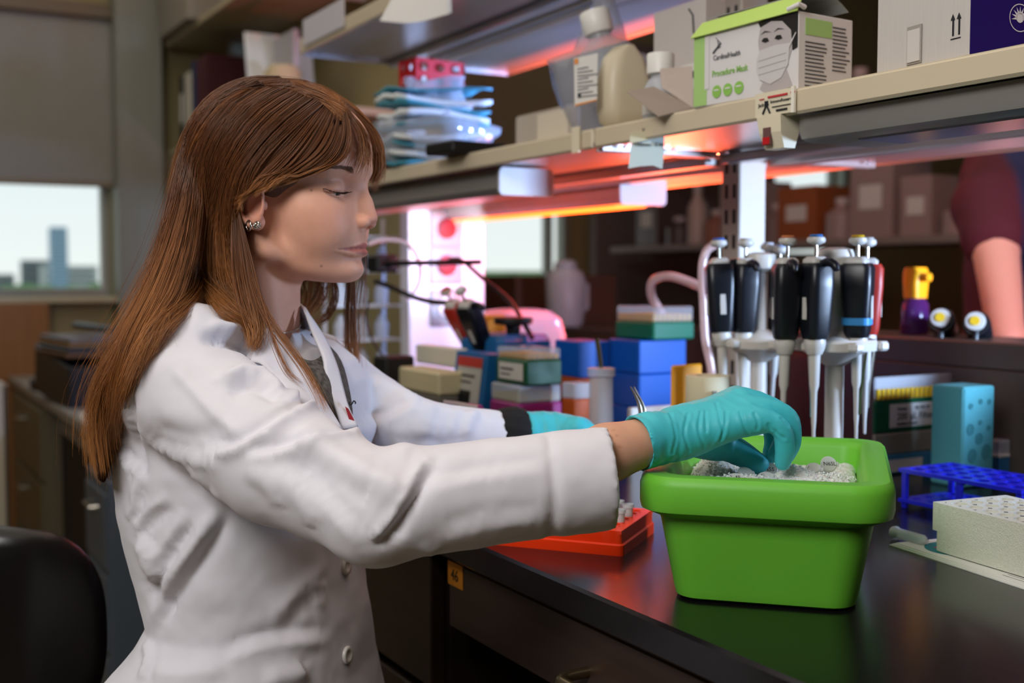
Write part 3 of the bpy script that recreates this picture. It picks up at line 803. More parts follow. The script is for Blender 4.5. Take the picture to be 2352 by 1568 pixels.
# body
fold([(520, 1165), (470, 1245), (400, 1350), (345, 1450)], .012, .010, 'step')
fold([(445, 1180), (400, 1250), (360, 1320)], .012, .009, 'step')
fold([(395, 1150), (340, 1190), (315, 1230)], .010, .007, 'step')
fold([(480, 1190), (430, 1270), (380, 1340)], .010, .006)
fold([(330, 1230), (345, 1290), (370, 1330)], .012, .010)
fold([(340, 1330), (360, 1370), (400, 1390)], .012, -.008)
fold([(505, 1505), (590, 1475), (680, 1460), (760, 1462)], .012, .006, 'step')
fold([(335, 1470), (340, 1520), (320, 1568)], .005, .005)
fold([(345, 1545), (420, 1550), (520, 1535)], .010, .006)
fold([(760, 1310), (700, 1370), (630, 1440)], .016, .005, 'step')
fold([(740, 1330), (725, 1400)], .012, .004)
fold([(600, 1560), (680, 1550), (700, 1535)], .01, .006)
# far sleeve gathers
for x0 in (905, 935, 962, 985, 1012, 1040, 1075):
    fold([(x0+25, 905+.25*(x0-900)), (x0+5, 960), (x0-12, 1010)], .009, .0065)
fold([(850, 870), (905, 900), (965, 925)], .012, .008)
fold([(835, 960), (900, 955), (960, 915)], .012, .006, 'step')
CN = vnormals(CV, CQ)
wr_ = .0016*vnoise(CV*[1, 1, 1.6], 16, 1)+.0009*vnoise(CV, 38, 2)+.0004*vnoise(CV, 90, 4)
CV = CV+CN*wr_[:, None]
CV = relax(CV, CQ, 1)
m = mat('coat_cotton', '#dcdae0', 0.85, bump=0.06, bscale=1400, sheen=0.15, var=0.02, vscale=40)
COAT = onto_person(link('lab_coat', npmesh('lab_coat', CV, CQ), m))
COAT['label'] = 'white cotton lab coat'

# ------------------------------------------------------------------ sweater, collar and lapels as cloth sheets
def sheet(name, rows, m, parent, off=.004, th=.0022, nu=14, nv=14, depth=None, bulge=0.0):
    """rows: photo outlines of successive strips; laid on the coat surface"""
    R_ = np.array([spline(r, nu) for r in rows]); G = np.array([spline(R_[:, i], nv) for i in range(nu)])      # nu x nv x 2(3)
    V = np.zeros((nu, nv, 3)); last = None
    for i in range(nu):
        for j in range(nv):
            q = G[i, j]
            p = None
            if q.shape[0] > 2: p = P(q[0], q[1], q[2])
            else:
                p = snapf(ct, q[0], q[1], off=off+bulge*math.sin(PI*j/(nv-1)))
                if p is None: p = P(q[0], q[1], last)
                last = (p-EYE)@CF
            V[i, j] = p
    idx = np.arange(nu*nv).reshape(nu, nv)
    Qs = np.stack([idx[:-1, :-1], idx[1:, :-1], idx[1:, 1:], idx[:-1, 1:]], -1).reshape(-1, 4)
    me = npmesh(name, V.reshape(-1, 3), Qs); o = link(name, me, m)
    md = o.modifiers.new('thick', 'SOLIDIFY'); md.thickness = th; md.offset = 0
    onto_person(o)
    return o
def sheet_on(name, rows, m, **kw): return sheet(name, rows, m, PERSON, **kw)
mk = mat('sweater_knit', '#57524c', 0.95, var=0.55, vscale=260, stretch=(1, 1, .35), bump=0.4, bscale=500)
sheet_on('sweater', [[(640, 800, 1.235), (676, 812, 1.215), (705, 830, 1.205), (728, 826, 1.22), (745, 800, 1.26), (715, 765, 1.30)],
                     [(650, 850, 1.225), (690, 850, 1.20), (715, 862, 1.192), (742, 858, 1.20), (765, 840, 1.24), (775, 820, 1.28)],
                     [(690, 920, 1.205), (720, 912, 1.19), (742, 915, 1.183), (760, 912, 1.188), (780, 905, 1.21), (800, 900, 1.24)],
                     [(740, 990, 1.19), (755, 988, 1.185), (768, 988, 1.182), (782, 986, 1.183), (795, 984, 1.19), (810, 982, 1.20)]], mk, th=.004)
# collar standing round the neck, then the two turned-down lapels
mc_ = MATS['coat_cotton']
sheet_on('collar', [[(700, 708, 1.285), (670, 690, 1.345), (600, 690, 1.36), (545, 720, 1.32), (560, 735, 1.25), (612, 742, 1.215), (650, 772, 1.205)],
                    [(712, 728, 1.280), (690, 720, 1.355), (600, 720, 1.375), (530, 745, 1.33), (548, 770, 1.235), (608, 788, 1.195), (662, 812, 1.188)],
                    [(728, 762, 1.270), (712, 755, 1.355), (600, 760, 1.38), (515, 790, 1.32), (540, 818, 1.205), (600, 828, 1.178), (664, 836, 1.178)]], mc_, nu=28, nv=10, th=.003)
sheet_on('lapel', [[(606, 752, 1.198), (648, 778, 1.194), (676, 812, 1.186), (718, 877, 1.170), (753, 933, 1.160), (786, 986, 1.150)],
                   [(588, 795, 1.178), (620, 810, 1.176), (645, 842, 1.169), (686, 885, 1.156), (728, 940, 1.149), (770, 990, 1.145)],
                   [(575, 832, 1.165), (600, 836, 1.163), (630, 868, 1.158), (655, 892, 1.150), (700, 945, 1.144), (748, 992, 1.142)]], mc_, nu=24, nv=8, th=.003)
lpn = sheet_on('lapel', [[(697, 712, 1.272), (716, 760, 1.255), (742, 821, 1.215), (748, 866, 1.200), (771, 935, 1.182), (786, 986, 1.168)],
                   [(708, 722, 1.270), (732, 770, 1.258), (757, 826, 1.222), (768, 880, 1.205), (786, 935, 1.188), (800, 984, 1.172)],
                   [(720, 738, 1.275), (748, 782, 1.265), (772, 838, 1.230), (786, 888, 1.212), (800, 936, 1.194), (822, 980, 1.180)]], mc_, nu=24, nv=8, th=.003)
# chest badge and embroidered word, mostly hidden
bdg = MB().plate([tuple(P(*q)) for q in ((793, 933, 1.186), (800, 938, 1.187), (819, 974, 1.182), (806, 976, 1.178))], .0012, -CF).build('badge', mat('badge_red', '#8e1020', .5)); onto_person(bdg)
M4 = frame(P(800, 922, 1.183), P(812, 952, 1.181)-P(800, 922, 1.183), P(812, 916, 1.187)-P(800, 922, 1.183))
eb = text('embroidery', 'S', .011, mat('black_thread', '#15151a', .8), None, M4, ext=.0006); onto_person(eb)
# buttons
for bx_, by_ in ((797, 1302), (797, 1505)):
    p = snapf(ct, bx_, by_); n_ = CN[np.argmin(((CV-p)**2).sum(1))]; p = CV[np.argmin(((CV-p)**2).sum(1))]
    b = MB().lathe([(.0001, .0012), (.004, .0012), (.005, .0022), (.0085, .0024), (.0095, .0012), (.0095, -.001)], 24, cap=False)
    b.v = [tuple(Vector(p)+Vector(n_)*.0012+(Vector(n_).to_track_quat('Z', 'Y') @ Vector(v))) for v in b.v]
    onto_person(b.build('button', mat('button_pearl', '#d8d2cc', .3, spec=.6), None, 60))

# ------------------------------------------------------------------ the body under the clothes, joined with the head
bo = Field(lo_-[0, 0, .2], hi_+[.25, .05, 0], .009)
torso(bo, .022, .03, zlo=.60)
bo.chain([S_+[0, 0, -.01], M_, E_, P(1180, 1122, 1.035)], [.045, .040, .034, .028], .02)
bo.chain([FS, FE, P(1100, 1000, 1.42)], [.045, .036, .022], .02)
hip = LV[0, :3]*[1, 1, 0]+[0, 0, .70]
BV, BQ = bo.mesh(1)
WR0, WR1 = P(1180, 1122, 1.035), P(1470, 1018, 1.074)
wf = Field(np.minimum(WR0, WR1)-.06, np.maximum(WR0, WR1)+.06, .0022)
wf.chain([WR0, P(1300, 1085, 1.052), P(1395, 1040, 1.064), WR1], [.029, .0280, .0262, .0228], .01)
WV, WQ = wf.mesh(2)
WC = np.tile(lin('#cf9c80'), (len(WV), 1))*(1+.03*vnoise(WV, 180, 5))[:, None]
for mc in ((1417, 998), (1424, 1026), (1404, 1007), (1410, 985)):
    q = snapf(wf, *mc)
    if q is not None: WC = tintin(WC, .8*np.exp(-(np.linalg.norm(WV-q, axis=1)/.0013)**2), '#8d4a34')
allV = np.vstack([HV, BV, WV]); allQ = np.vstack([HQ, BQ+len(HV), WQ+len(HV)+len(BV)])
allC = np.vstack([HCOL, np.tile(lin('#dcab92'), (len(BV), 1)), WC])
BODY = onto_person(link('body', npmesh('body', allV, allQ, allC), MATS['skin']))
# ================================================================== hair
def hair_depth(x, y):
    """depth of the head or coat under a photo pixel, whichever is nearer"""
    best = None
    o = snap_w(x, y)
    if o is not None: best = o
    q = snapf(ct, x, y)
    if q is not None:
        d = (q-EYE)@CF; best = d if best is None else min(best, d)
    return best
def snap_w(x, y):
    o = (EYE-HO)*1000; r_ = ray(x, y); r_ = r_/np.linalg.norm(r_)
    o = np.array([o@HA, o@HB, o@HC]); r_ = np.array([r_@HA, r_@HB, r_@HC]); t = 1040.0
    for _ in range(240):
        p = o+r_*t; i = np.round((p-hd.lo)/hd.h).astype(int)
        v = hd.F[tuple(i)] if (i >= 0).all() and (i < hd.n).all() else 10.0
        if v < 1.2: return (H2W(p)-EYE)@CF
        t += max(.4, min(v, 12)*.6)
        if t > 1560: return None
    return None
def guide(px, n=26, off=.010, dmin=None, lag=0.0):
    """spline of photo points -> world points lying off the head/coat"""
    px = [tuple(q) for q in px]
    if len(px[0]) == 3:
        q = spline(px, n); return np.array([P(*k) for k in q])
    q = spline(px, n); d = np.array([hair_depth(x, y) or np.nan for x, y in q])
    ok = ~np.isnan(d); idx = np.arange(n)
    d = np.interp(idx, idx[ok], d[ok]) if ok.any() else np.full(n, 1.25)
    for _ in range(3): d = np.r_[d[0], (d[:-2]+d[1:-1]*2+d[2:])/4, d[-1]]
    d = d-off+lag*np.linspace(0, 1, n)
    return np.array([P(x, y, k) for (x, y), k in zip(q, d)])
rh = np.random.RandomState(11)
def family(guides, count, spread=.004, jit=.0016, clump=26, cut=(0.93, 1.0), dens=None):
    """strands between neighbouring guides (G x n x 3)"""
    G = np.array(guides); g, n, _ = G.shape; fine = np.array([spline(G[:, j], 160) for j in range(n)]).transpose(1, 0, 2)     # 160 x n x 3
    nc = max(2, int(clump*(g-1))); cu = np.sort(rh.rand(nc)); out = []; cols = []
    t = np.linspace(0, 1, n)
    du = 1/159
    tan_u = np.gradient(fine, axis=0); tan_v = np.gradient(fine, axis=1)
    nor = np.cross(tan_u, tan_v); nor /= np.linalg.norm(nor, axis=2, keepdims=True)+1e-12
    view = EYE-fine; nor *= np.sign((nor*view).sum(2, keepdims=True))
    coff = rh.randn(nc, 2)*[.0022, .0016]; csh = rh.randn(nc)*.10
    U = rh.rand(count) if dens is None else np.interp(rh.rand(count), np.cumsum(dens)/np.sum(dens), np.linspace(0, 1, len(dens)))
    for u in U:
        k = np.argmin(np.abs(cu-u)); uu = u+(cu[k]-u)*.34*t**1.3+rh.randn()*.006
        a = np.clip(uu, 0, 1)*159; i = np.minimum(a.astype(int), 158); f = (a-i)[:, None]; j = np.arange(n)
        p = fine[i, j]*(1-f)+fine[i+1, j]*f; N_ = nor[i, j]
        w_ = np.abs(rh.randn())*spread+coff[k, 0]*np.sin(PI*np.minimum(1, t*1.2)+csh[k]*9)
        ph = rh.rand()*6.28
        p = p+N_*(w_*(.35+.65*t)+.0008*np.sin(5*t+ph))[:, None]+rh.randn(3)*jit*t[:, None]
        # trim the tip to an uneven length
        L_ = rh.uniform(*cut); q = t*L_*(n-1); i0 = np.minimum(q.astype(int), n-2); ff = (q-i0)[:, None]; p = p[i0]*(1-ff)+p[i0+1]*ff
        out.append(p)
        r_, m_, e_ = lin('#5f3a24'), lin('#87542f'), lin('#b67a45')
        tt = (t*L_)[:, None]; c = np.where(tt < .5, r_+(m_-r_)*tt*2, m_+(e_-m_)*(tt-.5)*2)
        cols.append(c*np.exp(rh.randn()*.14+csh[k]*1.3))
    return np.array(out), np.array(cols)
def cap_sheet(guides):
    G = np.array(guides); g, n, _ = G.shape; F_ = np.array([spline(G[:, j], g*5) for j in range(n)]).transpose(1, 0, 2)
    idx = np.arange(F_.shape[0]*n).reshape(-1, n)
    return F_.reshape(-1, 3), np.stack([idx[:-1, :-1], idx[1:, :-1], idx[1:, 1:], idx[:-1, 1:]], -1).reshape(-1, 4)
GA = [[(742, 246), (690, 290), (632, 345), (588, 398), (560, 440), (548, 500), (552, 590), (572, 680), (602, 745), (618, 785)],
      [(722, 230), (660, 275), (600, 335), (560, 400), (542, 470), (536, 550), (545, 640), (562, 710), (580, 765), (588, 802)],
      [(695, 214), (625, 260), (565, 325), (528, 400), (512, 490), (506, 580), (510, 655), (530, 715), (560, 752), (584, 790)],
      [(668, 202), (585, 246), (525, 315), (492, 400), (476, 500), (468, 590), (472, 660), (492, 708), (525, 736), (572, 752)]]
GK = [[(695, 214), (620, 258), (560, 324), (522, 402), (504, 492), (490, 580), (470, 655), (438, 708), (396, 745), (352, 790)],
      [(668, 202), (585, 246), (525, 315), (492, 400), (474, 500), (456, 590), (428, 670), (390, 732), (352, 788), (322, 850)],
      [(642, 194), (555, 240), (496, 315), (464, 405), (444, 505), (425, 595), (396, 680), (358, 750), (318, 830), (292, 915)],
      [(622, 190), (528, 238), (472, 318), (440, 412), (418, 512), (397, 602), (362, 696), (318, 790), (284, 900), (268, 1010)],
      [(602, 189), (502, 242), (450, 326), (422, 425), (398, 525), (374, 616), (336, 708), (286, 800), (250, 920), (250, 1085)],
      [(582, 190), (482, 250), (436, 336), (410, 438), (388, 540), (360, 636), (316, 735), (258, 840), (222, 960), (238, 1108)],
      [(562, 194), (466, 262), (427, 345), (403, 450), (382, 556), (350, 670), (300, 775), (238, 872), (211, 965), (224, 1095)]]
GA3 = [guide(g, off=.012) for g in GA]
GK3 = [guide(g, off=.011) for g in GK]
# the outermost guide sits further round the back of the head
back = guide(GK[-1], off=.0)+np.outer(np.linspace(.03, .05, 26), rf*1.0); GK3.append(back)
paths, cols = [], []
def add(fam): paths.append(fam[0]); cols.append(fam[1])
add(family(GK3, 5000, spread=.0045, jit=.003, clump=20, cut=(.9, 1.0)))
add(family(GA3, 2700, spread=.0045, jit=.003, clump=20, cut=(.88, 1.0)))
add(family(GK3[3:], 600, spread=.006, jit=.010, clump=9, cut=(.8, 1.0)))
GB = [[(735, 240), (692, 288), (644, 338), (606, 380), (578, 406), (558, 432), (544, 470), (540, 520)],
      [(752, 250), (722, 298), (690, 342), (655, 378), (618, 404), (584, 424), (552, 450), (542, 500)],
      [(768, 254), (752, 300), (728, 342), (695, 372), (656, 396), (616, 415), (572, 436), (546, 480)],
      [(784, 258), (782, 300), (770, 338), (748, 366), (712, 387), (670, 404), (615, 423), (560, 452)],
      [(795, 262), (806, 300), (806, 336), (793, 362), (768, 381), (730, 396), (672, 411), (600, 432)]]
GB3 = [guide(g, off=.013) for g in GB]
add(family(GB3, 2300, spread=.0018, jit=.0007, clump=12, cut=(.90, 1.0)))
GC = [[(778, 236), (815, 295), (822, 330), (818, 360), (806, 385)], [(788, 240), (832, 298), (846, 335), (848, 372), (842, 405)]]
GC3 = [guide(g, off=.009) for g in GC]
add(family(GC3, 170, spread=.002, jit=.003, clump=6, cut=(.7, 1.05)))
GD = [[(780, 232), (838, 296), (854, 338), (858, 384), (852, 425)], [(775, 226), (842, 288), (866, 335), (873, 385), (862, 440)]]
GD3 = [guide(g, off=-.010) for g in GD]
add(family(GD3, 700, spread=.003, jit=.004, clump=8, cut=(.75, 1.0)))
# top of the head, running forward from the crown to the fringe
GT = [[(600, 188), (680, 192), (752, 222), (806, 262)], [(560, 196), (640, 188), (720, 208), (782, 244)], [(600, 200), (665, 205), (735, 232), (786, 262)], [(642, 205), (690, 222), (742, 248), (785, 285)]]
GT3 = [guide(g, off=.010) for g in GT]
add(family(GT3, 1000, spread=.003, jit=.002, clump=10))
GX = [[(650, 186), (568, 192), (494, 232), (446, 298), (418, 376), (400, 450)], [(668, 192), (588, 204), (512, 250), (464, 318), (436, 395), (418, 470)], [(640, 181), (556, 186), (482, 226), (436, 292), (408, 372), (392, 450)]]
GX3 = [guide(g, off=.010) for g in GX]
add(family(GX3, 1300, spread=.003, jit=.002, clump=14))
# far side of the head over the top
GF = [[(560, 190), (640, 181), (722, 200), (792, 236), (842, 284), (868, 338)], [(565, 200), (640, 190), (720, 208), (790, 243), (838, 290), (862, 340)]]
GF3 = [guide([(x, y, 1.26+.02*k/5) for k, (x, y) in enumerate(g)]) for g in GF]
add(family(GF3, 800, spread=.003, jit=.003, clump=12))
# the side of the head turned away from the camera
def mirror(g, n0):
    d = g[:n0]-HO; c = d@HC; q = g[:n0]-2*np.outer(c, HC); return spline(q, 26)
add(family([mirror(g, 15) for g in GA3]+[mirror(g, 15) for g in GK3[:4]], 1500, spread=.004, jit=.003, clump=14))
add(family([mirror(g, 24) for g in GB3], 900, spread=.002, jit=.001, clump=10))
# locks hanging in front of the neck and on the far side
def lock(px, count, wd, **kw):
    g = guide(px); side = np.cross(np.gradient(g, axis=0), CF); side /= np.linalg.norm(side, axis=1, keepdims=True)+1e-9
    pr = np.sin(np.linspace(.35, PI*.97, len(g)))[:, None]
    add(family([g-side*wd*pr, g, g+side*wd*pr], count, clump=5, **kw))
lock([(545, 470, 1.195), (572, 600, 1.182), (584, 650, 1.178), (604, 705, 1.172), (640, 765, 1.165), (690, 830, 1.158), (728, 895, 1.15), (752, 950, 1.142)], 60, .0035, spread=.002, jit=.003)
lock([(548, 480, 1.195), (580, 610, 1.18), (602, 700, 1.172), (632, 790, 1.162), (662, 855, 1.156), (694, 884, 1.152)], 30, .002, spread=.0015, jit=.003)
lock([(542, 470, 1.20), (548, 560, 1.19), (560, 650, 1.185), (578, 720, 1.178), (590, 770, 1.172), (578, 802, 1.168)], 240, .009, spread=.004, jit=.004)
lock([(800, 560, 1.36), (806, 640, 1.36), (803, 720, 1.355), (806, 800, 1.35), (812, 860, 1.34), (807, 912, 1.335)], 130, .006, spread=.002, jit=.004)
lock([(838, 560, 1.38), (832, 640, 1.375), (824, 700, 1.37), (818, 780, 1.365), (815, 850, 1.36)], 40, .005, spread=.003, jit=.006)
lock([(700, 560, 1.36), (730, 640, 1.36), (722, 690, 1.355), (700, 725, 1.35)], 200, .014, spread=.004, jit=.004)
lock([(745, 600, 1.37), (768, 660, 1.37), (762, 705, 1.365), (738, 735, 1.36), (704, 744, 1.355)], 60, .004, spread=.002, jit=.004)
lock([(640, 560, 1.36), (668, 650, 1.36), (668, 720, 1.355), (660, 770, 1.35)], 160, .018, spread=.004, jit=.004)
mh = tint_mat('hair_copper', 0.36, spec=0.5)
N_ = 17
allp = []; allc = []
for p, c in zip(paths, cols):
    n = p.shape[1]; q = np.linspace(0, n-1, N_); i0 = np.minimum(q.astype(int), n-2); f = (q-i0)[None, :, None]
    allp.append(p[:, i0]*(1-f)+p[:, i0+1]*f); allc.append(c[:, i0]*(1-f)+c[:, i0+1]*f)
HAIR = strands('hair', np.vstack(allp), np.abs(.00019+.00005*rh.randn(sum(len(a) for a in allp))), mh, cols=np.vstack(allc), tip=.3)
HAIR['kind'] = 'stuff'; HAIR['label'] = 'long straight copper brown hair with a fringe'
onto_person(HAIR)
# the layer of hair underneath, so that no scalp shows through
sv, sq, n0 = [], [], 0
vw = lambda Gs, k: [g+(g-EYE)*k for g in Gs]
for Gs in ([mirror(g, 15)+(HO-mirror(g, 15))*.03 for g in GA3], [mirror(g, 24)+(HO-mirror(g, 24))*.03 for g in GB3], vw(GA3, .0035), vw(GK3, .0035), vw(GB3, .004), vw(GT3, .003), vw(GX3, .003)):
    v, q = cap_sheet(Gs); sv.append(v); sq.append(q+n0); n0 += len(v)
sc_ = Field((-112, -80, -100), (112, 112, 100), 3.0, sym=2)
sc_.ell((-2, 22, 0), (101, 79, 79)); sc_.ell((-24, 10, 0), (78, 76, 80), 12); sc_.ell((-58, -50, 0), (44, 60, 62), 20)
sc_.ell(hp(90, -40, 0), (62, 88, 90), 6, 'cut'); sc_.ell(hp(101, -10, 0), (24, 42, 64), 6, 'cut')
v, q = sc_.mesh(2); sv.append(H2W(v)); sq.append(q+n0)
UV = np.vstack(sv)
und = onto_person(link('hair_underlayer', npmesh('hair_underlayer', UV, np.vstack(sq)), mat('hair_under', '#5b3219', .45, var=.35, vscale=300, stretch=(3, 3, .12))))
# ================================================================== gloves and jewellery
mat('nitrile', '#45bfcb', 0.48, spec=0.35, bump=0.08, bscale=700, var=0.04, vscale=30)
mat('black_cuff', '#0e0d0f', 0.85)
mat('silver', '#cfcac2', 0.22, metal=1.0)
GP = lambda x, y, d: P(x, y, d)
allp_ = [GP(1425, 960, 1.05), GP(1850, 880, 1.15), GP(1850, 1095, 1.16), GP(1425, 1100, 1.04), GP(1600, 1000, 1.17), GP(1600, 1000, 1.04)]
gv = Field(np.min(allp_, 0)-.035, np.max(allp_, 0)+.035, .00135)
gv.chain([GP(1436, 1026, 1.066), GP(1500, 1006, 1.080), GP(1560, 992, 1.092)], [.0276, .0242, .0225], .006)
mcp = dict(pinky=(GP(1722, 966, 1.076), .0128), ring=(GP(1716, 945, 1.092), .0132), middle=(GP(1704, 924, 1.110), .0138), index=(GP(1690, 920, 1.130), .0138))
wrist = dict(pinky=GP(1560, 1008, 1.082), ring=GP(1560, 996, 1.09), middle=GP(1560, 982, 1.10), index=GP(1560, 985, 1.112))
for k in mcp: gv.cap(wrist[k], mcp[k][0], .0165, mcp[k][1], .014)
gv.cap(GP(1600, 985, 1.095), GP(1690, 965, 1.105), .018, .014, .014)
def finger(base, pts, rs):
    q = spline([base]+pts, 16); r_ = np.interp(np.linspace(0, 1, 16), np.linspace(0, 1, len(rs)), rs)
    for i in range(15): gv.cap(q[i], q[i+1], r_[i], r_[i+1], .005 if i < 3 else .0012)
finger(mcp['pinky'][0], [GP(1768, 968, 1.073), GP(1797, 990, 1.072), GP(1803, 1032, 1.076), GP(1798, 1062, 1.082)], [.0115, .0098, .0090, .0086, .0074])
finger(mcp['ring'][0], [GP(1772, 942, 1.090), GP(1811, 963, 1.090), GP(1818, 1010, 1.095), GP(1808, 1044, 1.100)], [.0120, .0102, .0094, .0088, .0076])
finger(mcp['middle'][0], [GP(1768, 936, 1.111), GP(1802, 962, 1.114), GP(1800, 1008, 1.118), GP(1783, 1042, 1.122)], [.0122, .0104, .0096, .0090, .0078])
finger(mcp['index'][0], [GP(1748, 946, 1.135), GP(1772, 978, 1.140), GP(1778, 1015, 1.142), GP(1770, 1046, 1.140)], [.0118, .0102, .0095, .0090, .0078])
q = spline([GP(1588, 1000, 1.118), GP(1650, 1018, 1.138), GP(1704, 1042, 1.141), GP(1742, 1066, 1.136)], 14); r_ = np.interp(np.linspace(0, 1, 14), [0, .35, .7, 1], [.018, .0145, .0122, .0098])
for i in range(13): gv.cap(q[i], q[i+1], r_[i], r_[i+1], .008 if i < 5 else .0015)
ga = GP(1560, 992, 1.092)-GP(1436, 1026, 1.066); ga /= np.linalg.norm(ga)
c0 = GP(1436, 1026, 1.066); sd_ = np.cross(ga, [0, 0, 1]); sd_ /= np.linalg.norm(sd_); up2 = np.cross(sd_, ga)
# the loose rolled edge of the cuff
rim = []
rg_ = np.random.RandomState(5)
for k in range(44):
    a = 2*PI*k/44; w_ = 1+.07*math.sin(5*a+1)+.05*math.sin(9*a)+.03*rg_.randn()
    rim.append(c0+(sd_*math.cos(a)+up2*math.sin(a))*.0285*w_+ga*(.004*math.sin(4*a+.5)+.003*math.sin(7*a)-.002))
for k in range(44): gv.cap(rim[k], rim[(k+1) % 44], .0016, .0016, .004)
gv.cap(c0-ga*.03, c0+ga*.010, .0236, .0236, 0, 'cut')
gv.cap(c0-ga*.06, c0-ga*.030, .05, .05, 0, 'cut')
GV, GQ = gv.mesh(2)
def wrinkle(V, Q, o, ax, s1, s2, w0, seed):
    N = vnormals(V, Q); t = (V-o)@ax
    ang = np.stack([t, (V-o)@sd_, (V-o)@up2], 1)
    a = np.clip(1-(t-s1)/(s2-s1), 0, 1)
    f = vnoise(ang*[260, 34, 34], 1.0, seed); f = np.sign(f)*np.abs(f)**.7
    g = vnoise(ang*[120, 90, 60], 1.0, seed+3); h = vnoise(ang*[70, 50, 50], 1.0, seed+5)
    bk = np.clip((t-.05)/.03, 0, 1)
    return V+N*((f*.00045+g*.0004)*(1-.55*bk)+w0*a*(g*.8+h*.9))[:, None]
GV = wrinkle(GV, GQ, c0, ga, .0, .055, .0019, 2)
# creases across the back of the hand
GN = vnormals(GV, GQ)
for px in ([(1645, 925), (1655, 965), (1660, 1000), (1640, 1030)], [(1668, 945), (1664, 985), (1655, 1010)], [(1700, 945), (1712, 985), (1719, 1000)], [(1610, 945), (1605, 985), (1618, 1030)], [(1580, 950), (1572, 995), (1585, 1040)], [(1620, 945), (1622, 990)],
           [(1733, 950), (1741, 970), (1739, 985)], [(1765, 975), (1772, 985)], [(1778, 988), (1786, 996)], [(1790, 1000), (1802, 1006)], [(1795, 960), (1812, 978)], [(1540, 950), (1552, 1000), (1545, 1040)]):
    pts = [snapf(gv, x, y, .9, 1.3) for x, y in spline(px, 70)]; pts = np.array([p for p in pts if p is not None])
    if len(pts) < 3: continue
    d = np.full(len(GV), 1.0)
    for p in pts: d = np.minimum(d, np.linalg.norm(GV-p, axis=1))
    GV = GV+GN*(-.0008*np.exp(-(d/.0013)**2)+.0004*np.exp(-((d-.0028)/.0016)**2))[:, None]
g1 = onto_person(link('glove', npmesh('glove', GV, GQ), MATS['nitrile'])); g1['label'] = 'right teal nitrile glove with fingers pinched over the ice'
# the far hand
fpts = [GP(1150, 930, 1.38), GP(1420, 930, 1.52), GP(1420, 1080, 1.52), GP(1150, 1080, 1.38)]
gf = Field(np.min(fpts, 0)-.05, np.max(fpts, 0)+.05, .0018)
gf.chain([GP(1182, 1000, 1.432), GP(1230, 995, 1.438), GP(1262, 998, 1.442)], [.0300, .0255, .0240], .006)
fm = [(GP(1325, 985, 1.425), .0145), (GP(1335, 985, 1.445), .0145), (GP(1335, 992, 1.465), .014), (GP(1325, 1002, 1.482), .013)]
for p, r0 in fm: gf.cap(GP(1255, 1000, 1.445), p, .020, r0, .016)
for k, (p, r0) in enumerate(fm):
    dd = (p-EYE)@CF
    q = spline([p, GP(1362-3*k, 1000+3*k, dd+.004), GP(1376-3*k, 1030+3*k, dd+.008), GP(1366-3*k, 1062, dd+.010)], 10)
    for i in range(9): gf.cap(q[i], q[i+1], .0118-.0003*i, .0115-.0003*i, .004)
q = spline([GP(1250, 1015, 1.425), GP(1300, 1035, 1.415), GP(1345, 1055, 1.42)], 8)
for i in range(7): gf.cap(q[i], q[i+1], .015-.0006*i, .0145-.0006*i, .006)
f0 = GP(1182, 1000, 1.432); fa3 = GP(1262, 998, 1.442)-f0; fa3 /= np.linalg.norm(fa3)
gf.cap(f0-fa3*.02, f0+fa3*.008, .0265, .0265, 0, 'cut'); gf.cap(f0-fa3*.06, f0-fa3*.028, .05, .05, 0, 'cut')
FV, FQ = gf.mesh(2); FV = wrinkle(FV, FQ, f0, fa3, .0, .05, .0016, 9)
g2 = onto_person(link('glove', npmesh('glove', FV, FQ), MATS['nitrile'])); g2['label'] = 'left teal nitrile glove behind the sleeve'
# black knitted cuff between the far sleeve and its glove
cb = MB(); rings_ = []
for i, (t, r_) in enumerate(((-.022, .0285), (-.018, .0325), (-.008, .0345), (.003, .0345), (.010, .0325), (.014, .030))):
    rings_.append([tuple(f0+fa3*t+(np.cross(fa3, [0, 0, 1])*math.cos(a)+np.cross(np.cross(fa3, [0, 0, 1]), fa3)*math.sin(a))*(r_+.0012*math.sin(14*a+i))) for a in np.linspace(0, 2*PI, 48, endpoint=False)])
onto_person(cb.rings(rings_, cap0=False, cap1=False).build('knit_cuff', MATS['black_cuff'], None, 60))
# earrings: a small hoop and a knot stud
EL = H2W(np.array(snap(571, 512))); 
hoop = MB(); c_ = P(571, 518, (EL-EYE)@CF-.002)
hoop.tube([tuple(c_+CU*.0052*math.cos(a)+(CF*.8-CR*.6)*.0052*math.sin(a)) for a in np.linspace(0, 2*PI, 25)], .0010, 8)
onto_person(hoop.build('hoop_earring', MATS['silver'], None, 60))
kn = MB(); c_ = P(590, 517, (H2W(np.array(snap(590, 515)))-EYE)@CF-.002)
for k in range(3):
    a0 = k*PI/3
    kn.tube([tuple(c_+CR*.0034*math.cos(a)*math.cos(a0*.6)+CU*.0034*math.sin(a)-CF*.0013*math.sin(2*a+a0)) for a in np.linspace(0, 2*PI, 21)], .00085, 6)
onto_person(kn.build('knot_earring', MATS['silver'], None, 60))
# fine silver chain round the neck: bead by bead
ch = MB()
pth = spline([snap(624, 752), snap(640, 762), snap(655, 764), snap(672, 760), snap(686, 752), snap(690, 745)], 34)
for q in pth:
    w_ = H2W(np.array(q)+np.array([.4, 0, .9])); ch.lathe([(.0001, -.0009), (.0008, -.0005), (.00095, 0), (.0008, .0005), (.0001, .0009)], 6, tuple(w_), False)
onto_person(ch.build('necklace', MATS['silver'], None, 60))
